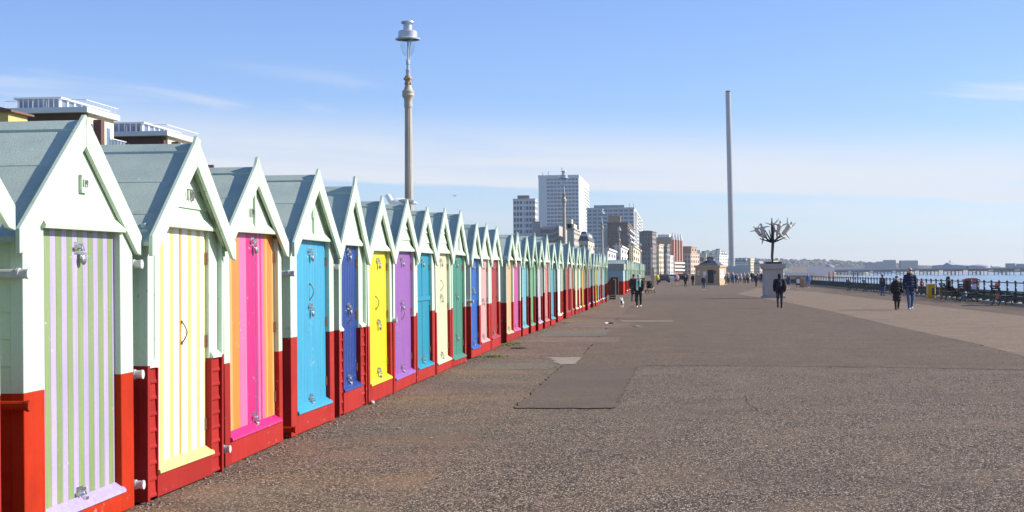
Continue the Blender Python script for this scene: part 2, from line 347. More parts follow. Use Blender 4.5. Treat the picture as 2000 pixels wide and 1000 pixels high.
leaf = mat('far_foliage', (.13, .14, .12), .9, .3, .02, .2, .3)
mb = MB(); random.seed(5)
def crest(px):
    for (x0, y0), (x1, y1) in zip(prof, prof[1:]):
        if x0 <= px <= x1: return y0 + (y1-y0)*(px-x0)/(x1-x0)
for i in range(420):
    px = random.uniform(1430, 1760); p = onY(px, crest(px), HY); dy = random.uniform(-420, 40); z = p.z*(1+min(0, dy)/560)*.95
    r_ = random.uniform(3, 7)
    for j in range(3): mb.ell((p.x+random.uniform(-9, 9), HY+dy+random.uniform(-9, 9), z+random.uniform(0, 4)), (r_*random.uniform(.6, 1.2), r_, r_*random.uniform(.4, .8)), 6, 4)
stuff(tag(mb.build('woodland', leaf), 'far line of dark trees along the hill crest', 'trees'))
mb = MB()
for i in range(170):
    px = random.uniform(1435, 1960); c_ = crest(px); p = onY(px, c_, HY); dy = random.uniform(-620, -120); fz = 1+dy/700; s_ = random.uniform(5, 11)
    x_ = p.x*(1+dy/HY); z_ = max(0, p.z*fz*.75); mb.box(x_-s_, x_+s_, HY+dy, HY+dy+12, z_-6, z_+random.uniform(4, 7))
stuff(tag(mb.build('hillside_houses', mat('far_render', (.55, .52, .48), .8, .3, .02)), 'tiny pale houses scattered across the far hillside', 'houses'))
# ------------------------------------------------------------------ beach huts
D = -3.95                                                      # the line of the hut fronts
_pm = {}
def paint(name, rgb, **k):
    kw = dict(rough=.42, var=.06, vs=2.5, fine=.05, fs=45, bump=.05, bs=30, streak=.15, rnd=.05, chips=((.62, .58, .50), 28, .93)); kw.update(k)
    return mat(name + '_paint', rgb, **kw)
def lin(r, g, b):                                              # colour as it looks in full sun -> paint colour
    f = lambda v: min(.84, (v/255/12.92 if v < 11 else ((v/255+.055)/1.055)**2.4)/SUNLIT)
    return (f(r), f(g), f(b))
SUNLIT = 1.5
C = {k: lin(*v) for k, v in dict(lilac=(212,196,238), sage=(160,184,120), yellow=(250,222,70), white=(252,252,246), orange=(246,160,62), peach=(250,196,120), pink=(242,128,182), magenta=(232,36,134),
         sky=(70,184,224), royal=(34,74,160), lemon=(250,238,14), orchid=(178,112,202), azure=(24,170,204), cream=(250,246,202), jade=(78,160,132), blue=(34,110,206),
         blush=(244,192,188), scarlet=(196,52,46), sand=(246,214,160), hotpink=(226,104,176), aqua=(130,208,226), leafgreen=(120,196,128), pale_lilac=(214,206,222), salmon=(232,150,146),
         teal=(92,180,198), plum=(140,96,150), amber=(246,196,46), ice=(196,228,240), grass=(80,150,72), rose=(214,100,160), butter=(250,232,150), stone=(214,204,176), coral=(214,106,72)).items()}
def pc(c): return paint(c, C[c])
# small fittings, meshes shared between all doors
def hasp_meshes():
    mb = MB(); mb.box(0, .005, -.055, .055, -.042, .042); mb.tube((.02, -.075, .0), (.02, .05, .0), .013, n=8); mb.box(.005, .03, -.035, -.015, -.02, .02); mb.box(.005, .03, .012, .03, -.02, .02)
    mb.box(.005, .022, .048, .07, -.01, .03)
    h = mb.mesh('hasp'); h.materials.append(steel)
    mb = MB(); mb.path([(.03, .03+.018*math.cos(t), -.03+.022*math.sin(t)+.01) for t in [math.pi*i/8 for i in range(9)]], .005, 6)
    mb.ell((.032, .03, -.075), (.016, .038, .042), 12, 8); mb.box(.02, .046, .004, .056, -.05, -.03)
    p = mb.mesh('padlock'); p.materials.append(steel)
    mb = MB(); mb.path([(.012+.035*math.sin(math.pi*i/8), 0, .08-.16*i/8) for i in range(9)], .006, 6); mb.ell((.008, 0, .085), (.008, .012, .016), 8, 6); mb.ell((.008, 0, -.085), (.008, .012, .016), 8, 6)
    d = mb.mesh('pull_handle'); d.materials.append(brass)
    mb = MB(); mb.box(0, .006, -.022, .022, -.05, .05); mb.tube((.008, 0, -.05), (.008, 0, .05), .008, n=6)
    g = mb.mesh('hinge'); g.materials.append(rust)
    mb = MB(); mb.tube((-.14, 0, 0), (.055, 0, 0), .03, n=12); mb.tube((-.02, 0, 0), (.0, 0, 0), .037, n=12); mb.tube((.045, 0, 0), (.058, 0, 0), .034, n=12)
    t = mb.mesh('pipe'); t.materials.append(pipe)
    mb = MB(); mb.tube((-.14, 0, 0), (.055, 0, 0), .03, n=12); mb.tube((.035, 0, 0), (.058, 0, 0), .036, n=12)
    r_ = mb.mesh('pipe'); r_.materials.append(red)
    return h, p, d, g, t, r_
HASP, LOCK, PULL, HINGE, PIPE, RPIPE = hasp_meshes()
def text_mesh(s, size, ext=.004):
    cu = bpy.data.curves.new('numeral', 'FONT'); cu.body = s; cu.size = size; cu.extrude = ext; cu.align_x = 'CENTER'; cu.align_y = 'CENTER'
    o = bpy.data.objects.new('numeral', cu); COL.objects.link(o); dg = bpy.context.evaluated_depsgraph_get(); dg.update()
    me = bpy.data.meshes.new_from_object(o.evaluated_get(dg)); bpy.data.objects.remove(o); me.materials.clear(); return me

def hut(label, y0, y1, zap, zev, group, door='white', P=1.0, dl=.26, dr=.24, zl=2.03, dz0=.21, proj=.02, up=.055, tip=0.0, dv=.15, level=2, lap=False, gable='plain', number=None, double=False,
        locks=((.12, .5), (.93, .5)), planks=None, dx=0.0, sill=None, pulls=(), hinges=True, pipes=(), rail=None, tilt=0.0, handle_mat=None):
    W = y1 - y0; hw = W/2; yc = (y0+y1)/2; t = (zap-zev)/hw; dep = 2.35
    root = thing('beach_hut', label, 'beach hut', (D+dx, yc, 0), tilt, group)
    rd = red if number and number[0] == '119' else crimson
    root.rotation_euler = (R(random.uniform(-.5, .5)), R(random.uniform(-.25, .25)), tilt+R(random.uniform(-.35, .35)))
    a, b_ = -hw+dl, hw-dr                                         # door opening
    lap_z = .145
    # walls: mint above, red below
    for nm, z0, z1, m in (('upper_wall', P, None, mint), ('lower_wall', .015, P, rd)):
        mb = MB(); zt = z1 or zev-.03
        if level >= 2:
            nb = max(2, round((zt-z0)/.16)); hh = (zt-z0)/nb       # lapped boards down both sides
            for i in range(nb):
                za, zb = z0+i*hh, z0+(i+1)*hh
                for sg in (-1, 1): mb.prism([(sg*(hw-.03), za), (sg*(hw-.002), za), (sg*(hw-.014), zb), (sg*(hw-.03), zb)], 'x', -dep, -.02)
        else:
            for sg in (-1, 1): mb.box(-dep, -.02, min(sg*(hw-.025), sg*hw), max(sg*(hw-.025), sg*hw), z0, zt)
        mb.box(-dep, -dep+.03, -hw+.03, hw-.03, z0, zt)
        mb.build(nm, m, root)
    zt = min(zl, zev+.02)
    if lap:                                                       # lapped board front with corner trims
        for s0, s1 in ((-hw+.05, a-.022), (b_+.022, hw-.05)):
            MB().box(-.06, -.028, s0, s1, P+.035, zl).build('front_panel', mint, root)
            nb = 8; hh = (P-.05)/nb
            for i in range(nb):
                za = .03+i*hh
                MB().prism([(-.06, za), (-.006, za+.002), (-.004, za+.018), (-.012, za+.034), (-.017, za+hh-.003), (-.06, za+hh-.003)], 'y', s0, s1).build('board', rd, root)
            MB().prism([(-.06, P-.02), (.012, P-.02), (.014, P+.0), (-.02, P+.04), (-.06, P+.04)], 'y', s0, s1).build('dado_rail', mint, root)
        for s0 in (a-.022, b_): MB().box(-.085, .003, s0, s0+.022, .016, P-.025).build('door_jamb', rd, root); MB().box(-.085, -.02, s0, s0+.022, P-.02, zl-.014).build('door_jamb', mint, root)
        for s0 in (-hw, hw-.05):
            MB().box(-.06, .012, s0, s0+.05, P, zt).build('corner_post', mint, root); MB().box(-.06, .012, s0, s0+.05, .015, P).build('corner_post', rd, root)
    else:
        for s0, s1 in ((-hw, a), (b_, hw)):
            MB().box(-.085, 0, s0, s1, P, zt).build('front_panel', mint, root, bevel=.004 if level > 1 else 0)
            MB().box(-.085, 0, s0, s1, .015, P-.001).build('front_panel', rd, root, bevel=.004 if level > 1 else 0)
    MB().box(-.085, .0015 if not lap else .004, a, b_, .02, dz0-.004).build('kick_board', rd, root, bevel=.004 if level > 1 else 0)
    # gable
    zg = zap-.035
    yb = min(hw, (zg-zl)/t)
    if gable == 'boards':
        n_ = 4; hh = (zg-zl)/n_
        for i in range(n_):
            za, zb = zl+i*hh, zl+(i+1)*hh; ya, yb2 = (zg-za)/t, max(.004, (zg-zb)/t); ya = min(ya, hw)
            q = MB(); q.add([(-.03, -ya, za), (-.03, ya, za), (-.03, yb2, zb), (-.03, -yb2, zb), (.004, -ya, za), (.004, ya, za), (-.012, yb2, zb), (-.012, -yb2, zb)],
                            [(0,1,2,3), (4,5,6,7), (0,1,5,4), (1,2,6,5), (2,3,7,6), (3,0,4,7)]); q.build('gable_board', mint, root)
    else:
        MB().prism([(-yb, zl), (yb, zl), (yb, zg-t*yb+.001), (0, zg), (-yb, zg-t*yb+.001)], 'x', -.03, -.002).build('gable', mint, root)
        if gable == 'batten': MB().box(-.002, .02, -.02, .02, zl+.05, zg-.10).build('batten', mint, root)
    MB().prism([(-.06, zl-.012), (.03, zl-.012), (.034, zl+.01), (.0, zl+.075), (-.06, zl+.075)], 'y', a-.04, b_+.04).build('lintel', mint, root)
    # roof
    ye = hw+.10
    for sg in (-1, 1):
        rf_ = MB().prism([(0, zap-.006), (sg*ye, zap-t*ye-.006), (sg*ye, zap-t*ye-.03), (0, zap-.03)], 'x', -dep-.06, proj).build('roof', rooff, root)
        for q0, q1, lift in ((0, .40, .004), (.38, .73, .002), (.71, 1.0, 0)):   # felt sheets, each lapped over the one below
            ya, yb_ = q0*ye, q1*ye; MB().prism([(sg*ya, zap-t*ya+lift-.002), (sg*yb_, zap-t*yb_+lift), (sg*yb_, zap-t*yb_-.008), (sg*ya, zap-t*ya-.008)], 'x', -dep-.062, proj-.002).build('felt_sheet', rooff, rf_)
        hi = zap+up
        MB().prism([(0, hi+tip), (sg*.07, hi-t*.07+tip*.35), (sg*(ye+.01), hi-t*(ye+.01)), (sg*(ye+.01), hi-t*(ye+.01)-dv), (sg*(ye-.08), hi-t*(ye+.01)-dv+.015), (0, hi-dv-.07)], 'x', proj+(.0 if sg < 0 else .004), proj+.03+(.0 if sg < 0 else .004)).build('barge_board', mint, root, bevel=.003 if level > 1 else 0)
        if level > 1 and proj > .04:
            MB().prism([(sg*.02, zap-.032), (sg*(hw-.02), zap-t*(hw-.02)-.012), (sg*(hw-.02), zap-t*(hw-.02)-.085), (sg*.02, zap-.105)], 'x', .002, proj-.03).build('soffit_board', mint, root)
    MB().prism([(-.085, zap-t*.085+.016), (0, zap+.018), (.085, zap-t*.085+.016), (.085, zap-t*.085+.001), (0, zap+.002), (-.085, zap-t*.085+.001)], 'x', -dep-.07, proj-.004).build('ridge_cap', rooff, root)
    # door
    dm = pc(door) if isinstance(door, str) else door
    mb = MB(); mb.box(-.08, -.062, a, b_, dz0, zl)
    dw = b_-a
    if planks is None:
        nb = max(4, round(dw/.1)); mb2 = mb
        for i in range(nb):
            p0, p1 = a+dw*i/nb, a+dw*(i+1)/nb
            mb2.prism([(p0+.004, -.050), (p1-.004, -.050), (p1-.0005, -.058), (p1-.0005, -.0625), (p0+.0005, -.0625), (p0+.0005, -.058)][::1], 'z', dz0+.002, zl-.004) if False else \
            mb2.add([(-.0625, p0+.001, dz0), (-.0625, p1-.001, dz0), (-.0625, p1-.001, zl-.003), (-.0625, p0+.001, zl-.003), (-.052, p0+.006, dz0), (-.052, p1-.006, dz0), (-.052, p1-.006, zl-.003), (-.052, p0+.006, zl-.003)],
                    [(4,5,6,7), (0,1,5,4), (1,2,6,5), (2,3,7,6), (3,0,4,7)])
        dr_o = mb.build('door', dm, root)
    else:
        dr_o = mb.build('door', dm, root); tot = sum(x for _, x in planks); p0 = a
        for c_, x in planks:
            p1 = p0+dw*x/tot
            MB().box(-.062, -.050, p0+.001, p1-.001, dz0+.002, zl-.004).build('plank', pc(c_), dr_o, bevel=.003); p0 = p1
    if double: MB().box(-.052, -.049 if planks is None else -.047, (a+b_)/2-.008, (a+b_)/2+.004, dz0+.01, zl-.01).build('meeting_strip', darksteel if planks is None else pc('amber'), dr_o)
    if rail: MB().box(-.053, -.03, a, b_, rail, rail+.07).build('cross_rail', dm, dr_o)
    slm = pc(sill) if sill else dm
    MB().prism([(-.062, dz0+.06), (-.045, dz0+.06), (-.03, dz0+.048), (.020, dz0+.012), (.024, dz0-.010), (.014, dz0-.018), (-.06, dz0-.002)], 'y', a-.015, b_+.025).build('drip_board', slm, root, smooth=25)
    H_ = zl-dz0
    for fz, fy in locks:
        z = zl-fz*H_; y = a+fy*dw
        link('hasp', HASP, None, dr_o, (-.05, y, z)); link('padlock', LOCK, None, dr_o, (-.05, y, z))
    for fz, fy in pulls: link('pull_handle', PULL, None, dr_o, (-.05, a+fy*dw, zl-fz*H_))
    if hinges and level > 1:
        for fz in (.13, .5, .87):
            for y in ((a+.004, b_-.004) if double else (b_-.004,)): link('hinge', HINGE, None, dr_o, (-.048, y, zl-fz*H_))
    for (sg, z, kind) in pipes: link('pipe', RPIPE if kind == 'r' else PIPE, None, root, (0, sg*(hw+.045), z))
    if number:
        zc_ = zl+(zap-zl)*.42
        if number[1] == 'plate':
            pl = MB().box(0, .02, -.055, .055, zc_-.06, zc_+.06).build('number_plate', mint, root)
            for k_, ch_ in enumerate(number[0]): link('numeral', text_mesh(ch_, .075), mat('numeral_grey', (.22, .21, .20), .4), pl, (.0215, (k_-1)*.034, zc_), (R(90), 0, R(90)))
        else:
            for k_, ch_ in enumerate(number[0]): link('numeral', text_mesh(ch_, number[2]), mat('numeral_grey', (.22, .21, .20), .4), root, (.010, number[3]+(k_-1)*number[2]*.5, zc_-.02+number[4]), (R(90), 0, R(90)))
    return root

G1 = 'row of beach huts along the promenade'
def Yp(px): return onX(px, 640, D).y
S = [('sage', .35), ('lilac', 1), ('sage', 1), ('lilac', 1), ('sage', 1), ('lilac', 1), ('sage', 1), ('lilac', 1), ('sage', 1), ('lilac', 1), ('sage', 1), ('lilac', 1), ('sage', 1), ('lilac', 1), ('sage', .9), ('lilac', .35)]
hut('part of a beach hut cut off by the left edge of the photo', Yp(2)-1.88, Yp(2), 2.86, 2.16, G1, 'cream', proj=.02, up=.05, locks=(), hinges=False)
hut('nearest beach hut with lilac and sage striped door, number 119', Yp(47), Yp(261), 2.74, 2.03, G1, 'sage', P=1.0, dl=.31, dr=.25, zl=2.03, dz0=.17, proj=.0, planks=S, sill='lilac', number=('119', 'plate'),
    locks=((.07, .5), (.955, .5)), pipes=((1, 1.79, 'g'), (1, .98, 'g'), (1, .17, 'g'), (-1, 1.73, 'g'), (-1, .93, 'r')), hinges=False)
Yw = [('yellow', .3), ('white', 1), ('butter', .7), ('white', 1), ('butter', .7), ('white', 1), ('amber', .25), ('butter', .3), ('white', 1), ('butter', .7), ('white', 1), ('butter', .7), ('white', .8), ('butter', .25)]
hut('beach hut with yellow and white striped double door, number 118', Yp(279), Yp(428), 2.76, 2.03, G1, 'yellow', P=1.03, dl=.27, dr=.32, zl=2.10, dz0=.21, proj=.06, up=.05, tip=.03, planks=Yw, sill='butter', lap=True, gable='boards',
    number=('118', 'flat', .13, .06, .0), double=True, locks=(), pulls=((.45, .52),), dx=.02, pipes=((1, .2, 'g'),))
Op = [('peach', .95), ('orange', .85), ('pink', .9), ('magenta', .85), ('magenta', .25), ('plum', .1), ('magenta', .25), ('pink', .3), ('magenta', .2), ('pink', .35), ('orange', .25), ('peach', .2), ('orange', .3), ('orange', .3), ('peach', .3)]
hut('beach hut with orange and pink ombre planked door, number 117', Yp(444), Yp(555), 2.72, 2.05, G1, 'peach', P=.93, dl=.17, dr=.13, zl=2.12, dz0=.24, proj=.02, tip=.06, planks=Op, sill='magenta', gable='batten', number=('117', 'flat', .12, -.10, -.06),
    locks=((.05, .55), (.94, .55)), dx=-.02)
hut('beach hut with plain sky blue planked door and white number plaque', Yp(574), Yp(657), 2.80, 2.07, G1, 'sky', P=1.05, dl=.27, dr=.22, zl=2.10, dz0=.24, proj=.045, tip=.03, planks=[('sky', 1)]*12, gable='batten', locks=((.07, .5), (.40, .5), (.94, .5)), pulls=((.31, .5),), dx=-.03,
    pipes=((-1, 1.72, 'g'), (-1, .1, 'r'), (1, 1.8, 'g')), number=('', 'plate'))
hut('narrow beach hut with royal blue door and red lapped lower front', Yp(668), Yp(722), 2.79, 2.02, G1, 'royal', P=1.05, dl=.30, dr=.36, zl=2.08, dz0=.30, proj=.02, tip=.09, lap=True, locks=((.05, .5), (.43, .5), (.93, .5)), pulls=((.5, .5),), dx=-.05)
hut('beach hut with bright lemon yellow door between royal blue and orchid huts', Yp(727), Yp(773), 2.69, 2.02, G1, 'lemon', P=1.03, dl=.12, dr=.14, zl=2.04, dz0=.25, proj=.02, tip=.04, locks=((.08, .55), (.55, .55), (.92, .55)), pulls=((.4, .45),), dx=-.05)
hut('beach hut with orchid purple door', Yp(776), Yp(820), 2.73, 2.04, G1, 'orchid', P=1.05, dl=.13, dr=.16, zl=2.06, dz0=.20, proj=.02, tip=.05, gable='boards', locks=((.07, .5), (.42, .5), (.93, .5)), pulls=((.5, .5),), dx=-.06, pipes=((-1, 1.06, 'g'),))
hut('beach hut with azure double door crossed by a middle rail', Yp(821), Yp(857), 2.72, 2.02, G1, 'azure', P=1.10, dl=.13, dr=.26, zl=2.06, dz0=.22, proj=.02, tip=.03, gable='boards', locks=((.07, .5), (.93, .5)), double=True, rail=1.28, dx=-.06)
hut('beach hut with pale cream door beside the jade green hut', Yp(860), Yp(890), 2.77, 2.06, G1, 'cream', P=1.06, dl=.11, dr=.14, zl=2.08, dz0=.18, proj=.02, tip=.04, gable='boards', locks=((.07, .5), (.4, .5), (.93, .5)), pulls=((.3, .5),), dx=-.07)
hut('beach hut with jade green double door', Yp(891), Yp(917), 2.81, 2.06, G1, 'jade', P=1.08, dl=.12, dr=.13, zl=2.07, dz0=.14, proj=.02, tip=.04, gable='batten', double=True, locks=((.07, .5), (.38, .5), (.78, .5)), dx=-.07)
hut('beach hut with cobalt blue door after the wide gap', Yp(930), Yp(948), 2.70, 2.02, G1, 'blue', P=1.05, dl=.06, dr=.12, dz0=.2, locks=((.07, .5), (.35, .5), (.93, .5)), dx=-.10, pipes=((-1, 1.15, 'g'), (-1, 1.86, 'g')))
hut('beach hut with pale blush pink door between cobalt and dark red huts', Yp(949), Yp(969), 2.70, 2.03, G1, 'blush', P=1.05, dl=.15, dr=.3, dz0=.25, locks=((.07, .5), (.5, .5), (.93, .5)), dx=-.12, tip=.04)
hut('beach hut with dark red door beside a gap', Yp(970), Yp(988), 2.70, 2.03, G1, 'scarlet', P=1.05, dl=.15, dr=.3, dz0=.25, locks=((.07, .5), (.93, .5)), dx=-.12, tip=.04)
# the rest of the row
names = [('sand', 0), ('hotpink', 0), ('aqua', 0), ('leafgreen', 0), ('pale_lilac', 0), ('salmon', 0), ('teal', .35), ('blue', 0), ('white', 0), ('butter', 0), ('scarlet', .25), ('plum', 0), ('coral', 0), ('cream', 0),
         ('white', .75), ('amber', 0), ('rose', 0), ('yellow', 0), ('ice', 0), ('pale_lilac', 0), ('lemon', 0), ('ice', .75), ('white', 0), ('blush', 0), ('white', .7), ('aqua', 0), ('grass', 0)]
said = dict(sand='sandy beige', hotpink='hot pink', aqua='aqua', leafgreen='leaf green', pale_lilac='pale lilac', salmon='salmon', teal='teal', blue='cobalt blue', white='white', butter='butter yellow', scarlet='dark red', plum='plum', coral='coral', cream='cream', amber='amber', rose='rose', yellow='yellow', ice='ice blue', lemon='lemon', blush='blush pink', grass='grass green')
y = Yp(1002)
for i, (c_, gap) in enumerate(names):
    y += gap; Wd = random.choice((1.72, 1.78, 1.82, 1.86))
    pv = said[names[i-1][0]] if i else 'dark red'; nx = said[names[i+1][0]] if i+1 < len(names) else None
    lb = 'beach hut with %s door between the %s and %s doored huts' % (said[c_], pv, nx) if nx else 'last %s doored beach hut before the flat-roofed block' % said[c_]
    hut(lb, y, y+Wd, 2.72+random.uniform(-.09, .12), 2.04+random.uniform(-.05, .05), G1, c_, P=1.05+random.uniform(-.07, .06), dl=random.choice((.06, .09, .13)), dr=random.choice((.10, .14, .2)), zl=2.06, dz0=.22, proj=random.choice((.0, .02, .04)), tip=random.choice((0, .03, .06)),
        level=1, gable=random.choice(('plain', 'boards', 'batten')), locks=((.07, .5), (.93, .5)), dx=random.uniform(-.22, -.02), tilt=R(random.uniform(-1.2, 1.2)))
    y += Wd + random.uniform(.10, .2)
ROWEND = y
# a single coloured leaf of one far row beyond the block: alike at this distance
G2 = 'distant huts beyond the flat-roofed block'
pal = ['ice', 'white', 'scarlet', 'cream', 'leafgreen', 'white', 'teal', 'blush', 'ice', 'sand', 'aqua', 'white', 'rose', 'butter']
y = 126.0; i = 0
while y < 205:
    hut('tiny pastel beach hut in the far row beyond the flat-roofed block', y, y+1.8, 2.72+random.uniform(-.06, .06), 2.04, G2, pal[i % len(pal)], P=1.05, level=1, locks=(), dx=random.uniform(-.1, .05)); y += 1.98; i += 1
# timber wedges and a pebble under the fronts
for (px, py, L_, wh_) in ((485, 870, .30, 'farthest'), (465, 890, .25, 'middle'), (450, 905, .22, 'nearest')):
    p = onz(px, py); tag(MB().box(p.x-.12, p.x+.03, p.y-L_/2, p.y+L_/2, 0, .03).build('timber_wedge', wood), wh_+' raw timber wedge of three under the ombre doored hut', 'wedge', 'timber wedges under the ombre doored hut')
p = onz(727, 790); mb = MB(); mb.ell((0, 0, .025), (.035, .05, .028), 10, 7); tag(link('pebble', mb.mesh('pebble'), mat('flint', (.5, .46, .40), .7), None, p, smooth=60), 'pale flint pebble at the foot of the lemon yellow hut', 'pebble')

# grit, pebbles and dry weed gathered along the foot of the huts
random.seed(77); mb = MB(); mbw = MB()
for i in range(900):
    yy = 9+random.random()**1.6*60; x = D+abs(random.gauss(.0, .06))+random.uniform(-.02, .12); r_ = random.choice((.004, .006, .009, .013))*random.uniform(.7, 1.4)
    mb.ell((x, yy, r_*.5), (r_*random.uniform(.8, 1.4), r_*random.uniform(.8, 1.6), r_*.7), 5, 4)
for i in range(500):
    yy = random.choice((13.0, 15.45, 17.6, 21.2, 25.2, 29.6, 30.2, 36.5, 48, 60))+random.gauss(0, .45); x = D+random.uniform(-.05, .22); L_ = random.uniform(.02, .07); a_ = random.uniform(0, 6.3)
    mbw.add([(x, yy, .006), (x+.006*math.cos(a_), yy+.006*math.sin(a_), .006), (x+L_*math.cos(a_+1.5), yy+L_*math.sin(a_+1.5), random.uniform(.008, .035))], [(0, 1, 2)])
stuff(tag(mb.build('grit', mat('flint_grit', (.20, .165, .14), .8, .4, 30, rnd=.2)), 'grit and small pebbles gathered along the foot of the huts', 'grit'))
stuff(tag(mbw.build('dry_weed', mat('dry_weed', (.10, .07, .035), .9, .4, 20)), 'wisps of dry weed along the foot of the huts', 'weed'))
# ------------------------------------------------------------------ street lamps behind the huts
lampw = mat('lamp_grey_paint', (.50, .53, .57), .35, .08, 3, metal=.2)
lampc = mat('lamp_column_cream', (.52, .45, .35), .6, .12, 2, .08, 30, streak=.12)
lampo = mat('lamp_ornament', (.40, .29, .17), .6, .3, 12, .1, 60)
gm = bpy.data.materials.new('clear_glass'); gm.use_nodes = True; n = gm.node_tree.nodes; l = gm.node_tree.links
for q in list(n): n.remove(q)
o_ = n.new('ShaderNodeOutputMaterial'); mx = n.new('ShaderNodeMixShader'); tr = n.new('ShaderNodeBsdfTransparent'); gl = n.new('ShaderNodeBsdfGlossy'); gl.inputs['Roughness'].default_value = .05
tr.inputs['Color'].default_value = (.93, .96, .97, 1); lw = n.new('ShaderNodeLayerWeight'); lw.inputs[0].default_value = .35; mp_ = n.new('ShaderNodeMath'); mp_.operation = 'MULTIPLY'; mp_.inputs[1].default_value = .35; l.new(lw.outputs['Facing'], mp_.inputs[0])
l.new(mp_.outputs[0], mx.inputs[0]); l.new(tr.outputs[0], mx.inputs[1]); l.new(gl.outputs[0], mx.inputs[2]); l.new(mx.outputs[0], o_.inputs[0])
def lamp_parts():
    P = {}
    mb = MB(); mb.lathe([(.34, 0), (.34, .12), (.28, .2), (.26, .8), (.30, .86), (.24, 1.0), (.20, 1.1)], 16); P['base'] = (mb, lampc)
    mb = MB(); nf = 14; pr = [(.150, 1.05), (.145, 2.0), (.105, 6.70)]           # fluted shaft
    vs_ = []; fs_ = []; n_ = nf*2
    for r_, z in pr:
        for k in range(n_):
            an = 2*math.pi*k/n_; rr = r_*(1 if k % 2 else .93); vs_.append((rr*math.cos(an), rr*math.sin(an), z))
    for i in range(2):
        for k in range(n_): fs_.append((i*n_+k, i*n_+(k+1)%n_, (i+1)*n_+(k+1)%n_, (i+1)*n_+k))
    mb.add(vs_, fs_); P['column'] = (mb, lampc)
    mb = MB(); mb.lathe([(.12, 6.66), (.125, 6.72), (.115, 6.80), (.13, 6.92), (.175, 6.98), (.185, 7.02), (.165, 7.06), (.18, 7.10), (.175, 7.14), (.12, 7.20), (.095, 7.32)], 20); P['capital'] = (mb, lampc)
    mb = MB(); mb.lathe([(.09, 7.30), (.085, 7.42), (.10, 7.48), (.115, 7.52), (.10, 7.57), (.08, 7.60)], 16)
    for k in range(6):
        an = k*math.pi/3; mb.ell((.105*math.cos(an), .105*math.sin(an), 7.50), (.03, .03, .04), 8, 6)
        mb.ell((.09*math.cos(an+.5), .09*math.sin(an+.5), 7.36), (.03, .03, .05), 8, 6)
    P['ornament'] = (mb, lampo)
    mb = MB(); mb.lathe([(.065, 7.58), (.062, 7.72), (.072, 7.74), (.068, 7.78), (.045, 7.80), (.045, 7.92), (.06, 7.94), (.055, 8.06), (.03, 8.08)], 14); P['neck'] = (mb, lampw)
    mb = MB(); mb.path([(0, -.05, 8.0), (.0, -.035, 8.3), (.02, .0, 8.72)], [.028, .022, .018], 8); mb.path([(0, .05, 8.0), (.0, .06, 8.3), (.0, .09, 8.72)], [.028, .022, .018], 8); mb.path([(.04, 0, 8.0), (.06, 0, 8.3), (.09, -.03, 8.72)], [.028, .022, .018], 8); P['stay'] = (mb, lampw)
    mb = MB(); mb.lathe([(.30, 8.66), (.365, 8.665), (.37, 8.70), (.28, 8.735), (.28, 8.90), (.25, 8.93), (.13, 8.95), (.125, 9.12), (.17, 9.14), (.20, 9.17), (.19, 9.205), (.08, 9.235), (.0, 9.24)], 28, cap=False); P['hood'] = (mb, lampw)
    mb = MB(); mb.lathe([(.235, 8.68), (.235, 8.60), (.215, 8.45), (.16, 8.28), (.10, 8.18)], 20, cap=False); P['globe'] = (mb, gm)
    return {k: (v[0].mesh(k), v[1]) for k, v in P.items()}
LP = lamp_parts()
spots = [(800, 44.9, 'tall seafront lamp post rising behind the orchid doored hut'), (1103, 112.5, 'second tall lamp post, in front of the white tower block'), (1177, 181, 'third lamp post, in front of the wide pale tower block'),
         (1210.5, 252, 'fourth lamp post, in front of the dark brick block'), (1232, 322, 'fifth lamp post, left of the dark grey block'), (1251, 392, 'sixth lamp post, beside the dark grey block'), (1272, 462, 'seventh lamp post, small, near the cream houses'), (1290, 535, 'eighth lamp post, small, left of the red brick hotel'), (1302, 610, 'ninth lamp post, small, in front of the red brick hotel'), (1318, 690, 'tenth lamp post, tiny, right of the red brick hotel')]
for px, Y, lb in spots:
    p = onY(px, 540, Y); root = thing('street_lamp', lb, 'street lamp', (p.x, p.y, 0), R(random.uniform(0, 360)) if Y > 50 else R(10), 'seafront lamp posts')
    for k, (me, m) in LP.items(): link(k, me, m, root, smooth=35)

# ------------------------------------------------------------------ buildings
glassd = mat('window_glass', (.09, .10, .12), .15, .5, .12, .3, .5, spec=.8)
glassb = mat('blue_window_glass', (.14, .19, .27), .15, .4, .2, .2, .8, spec=.8)
slate = mat('slate_roof', (.09, .10, .12), .6, .2, .3, .1, 3)
def wl(name, rgb, **k): return mat(name, rgb, .8, .10, .03, .06, .6, **k)
wwhite = wl('white_render', (.74, .73, .71)); wcream = wl('cream_render', (.66, .58, .42)); wtaupe = wl('taupe_concrete', (.46, .42, .38)); wbrown = wl('brown_brick', (.24, .16, .13)); wgrey = wl('grey_brick', (.25, .23, .22))
wred = wl('red_brick', (.40, .19, .13)); wtan = wl('tan_brick', (.42, .29, .20)); wyel = wl('yellow_render', (.68, .57, .40)); wpale = wl('pale_grey_render', (.62, .62, .62)); wpink = wl('buff_render', (.58, .42, .32)); wstone = wl('stone_render', (.46, .42, .36))
def hit(px, C0, d):                                              # where the sight line over px meets the line C0 + t d
    r_ = ray(px, 500); den = r_.x*d[1]-r_.y*d[0]; return (C0.y*r_.x - C0.x*r_.y)/-den
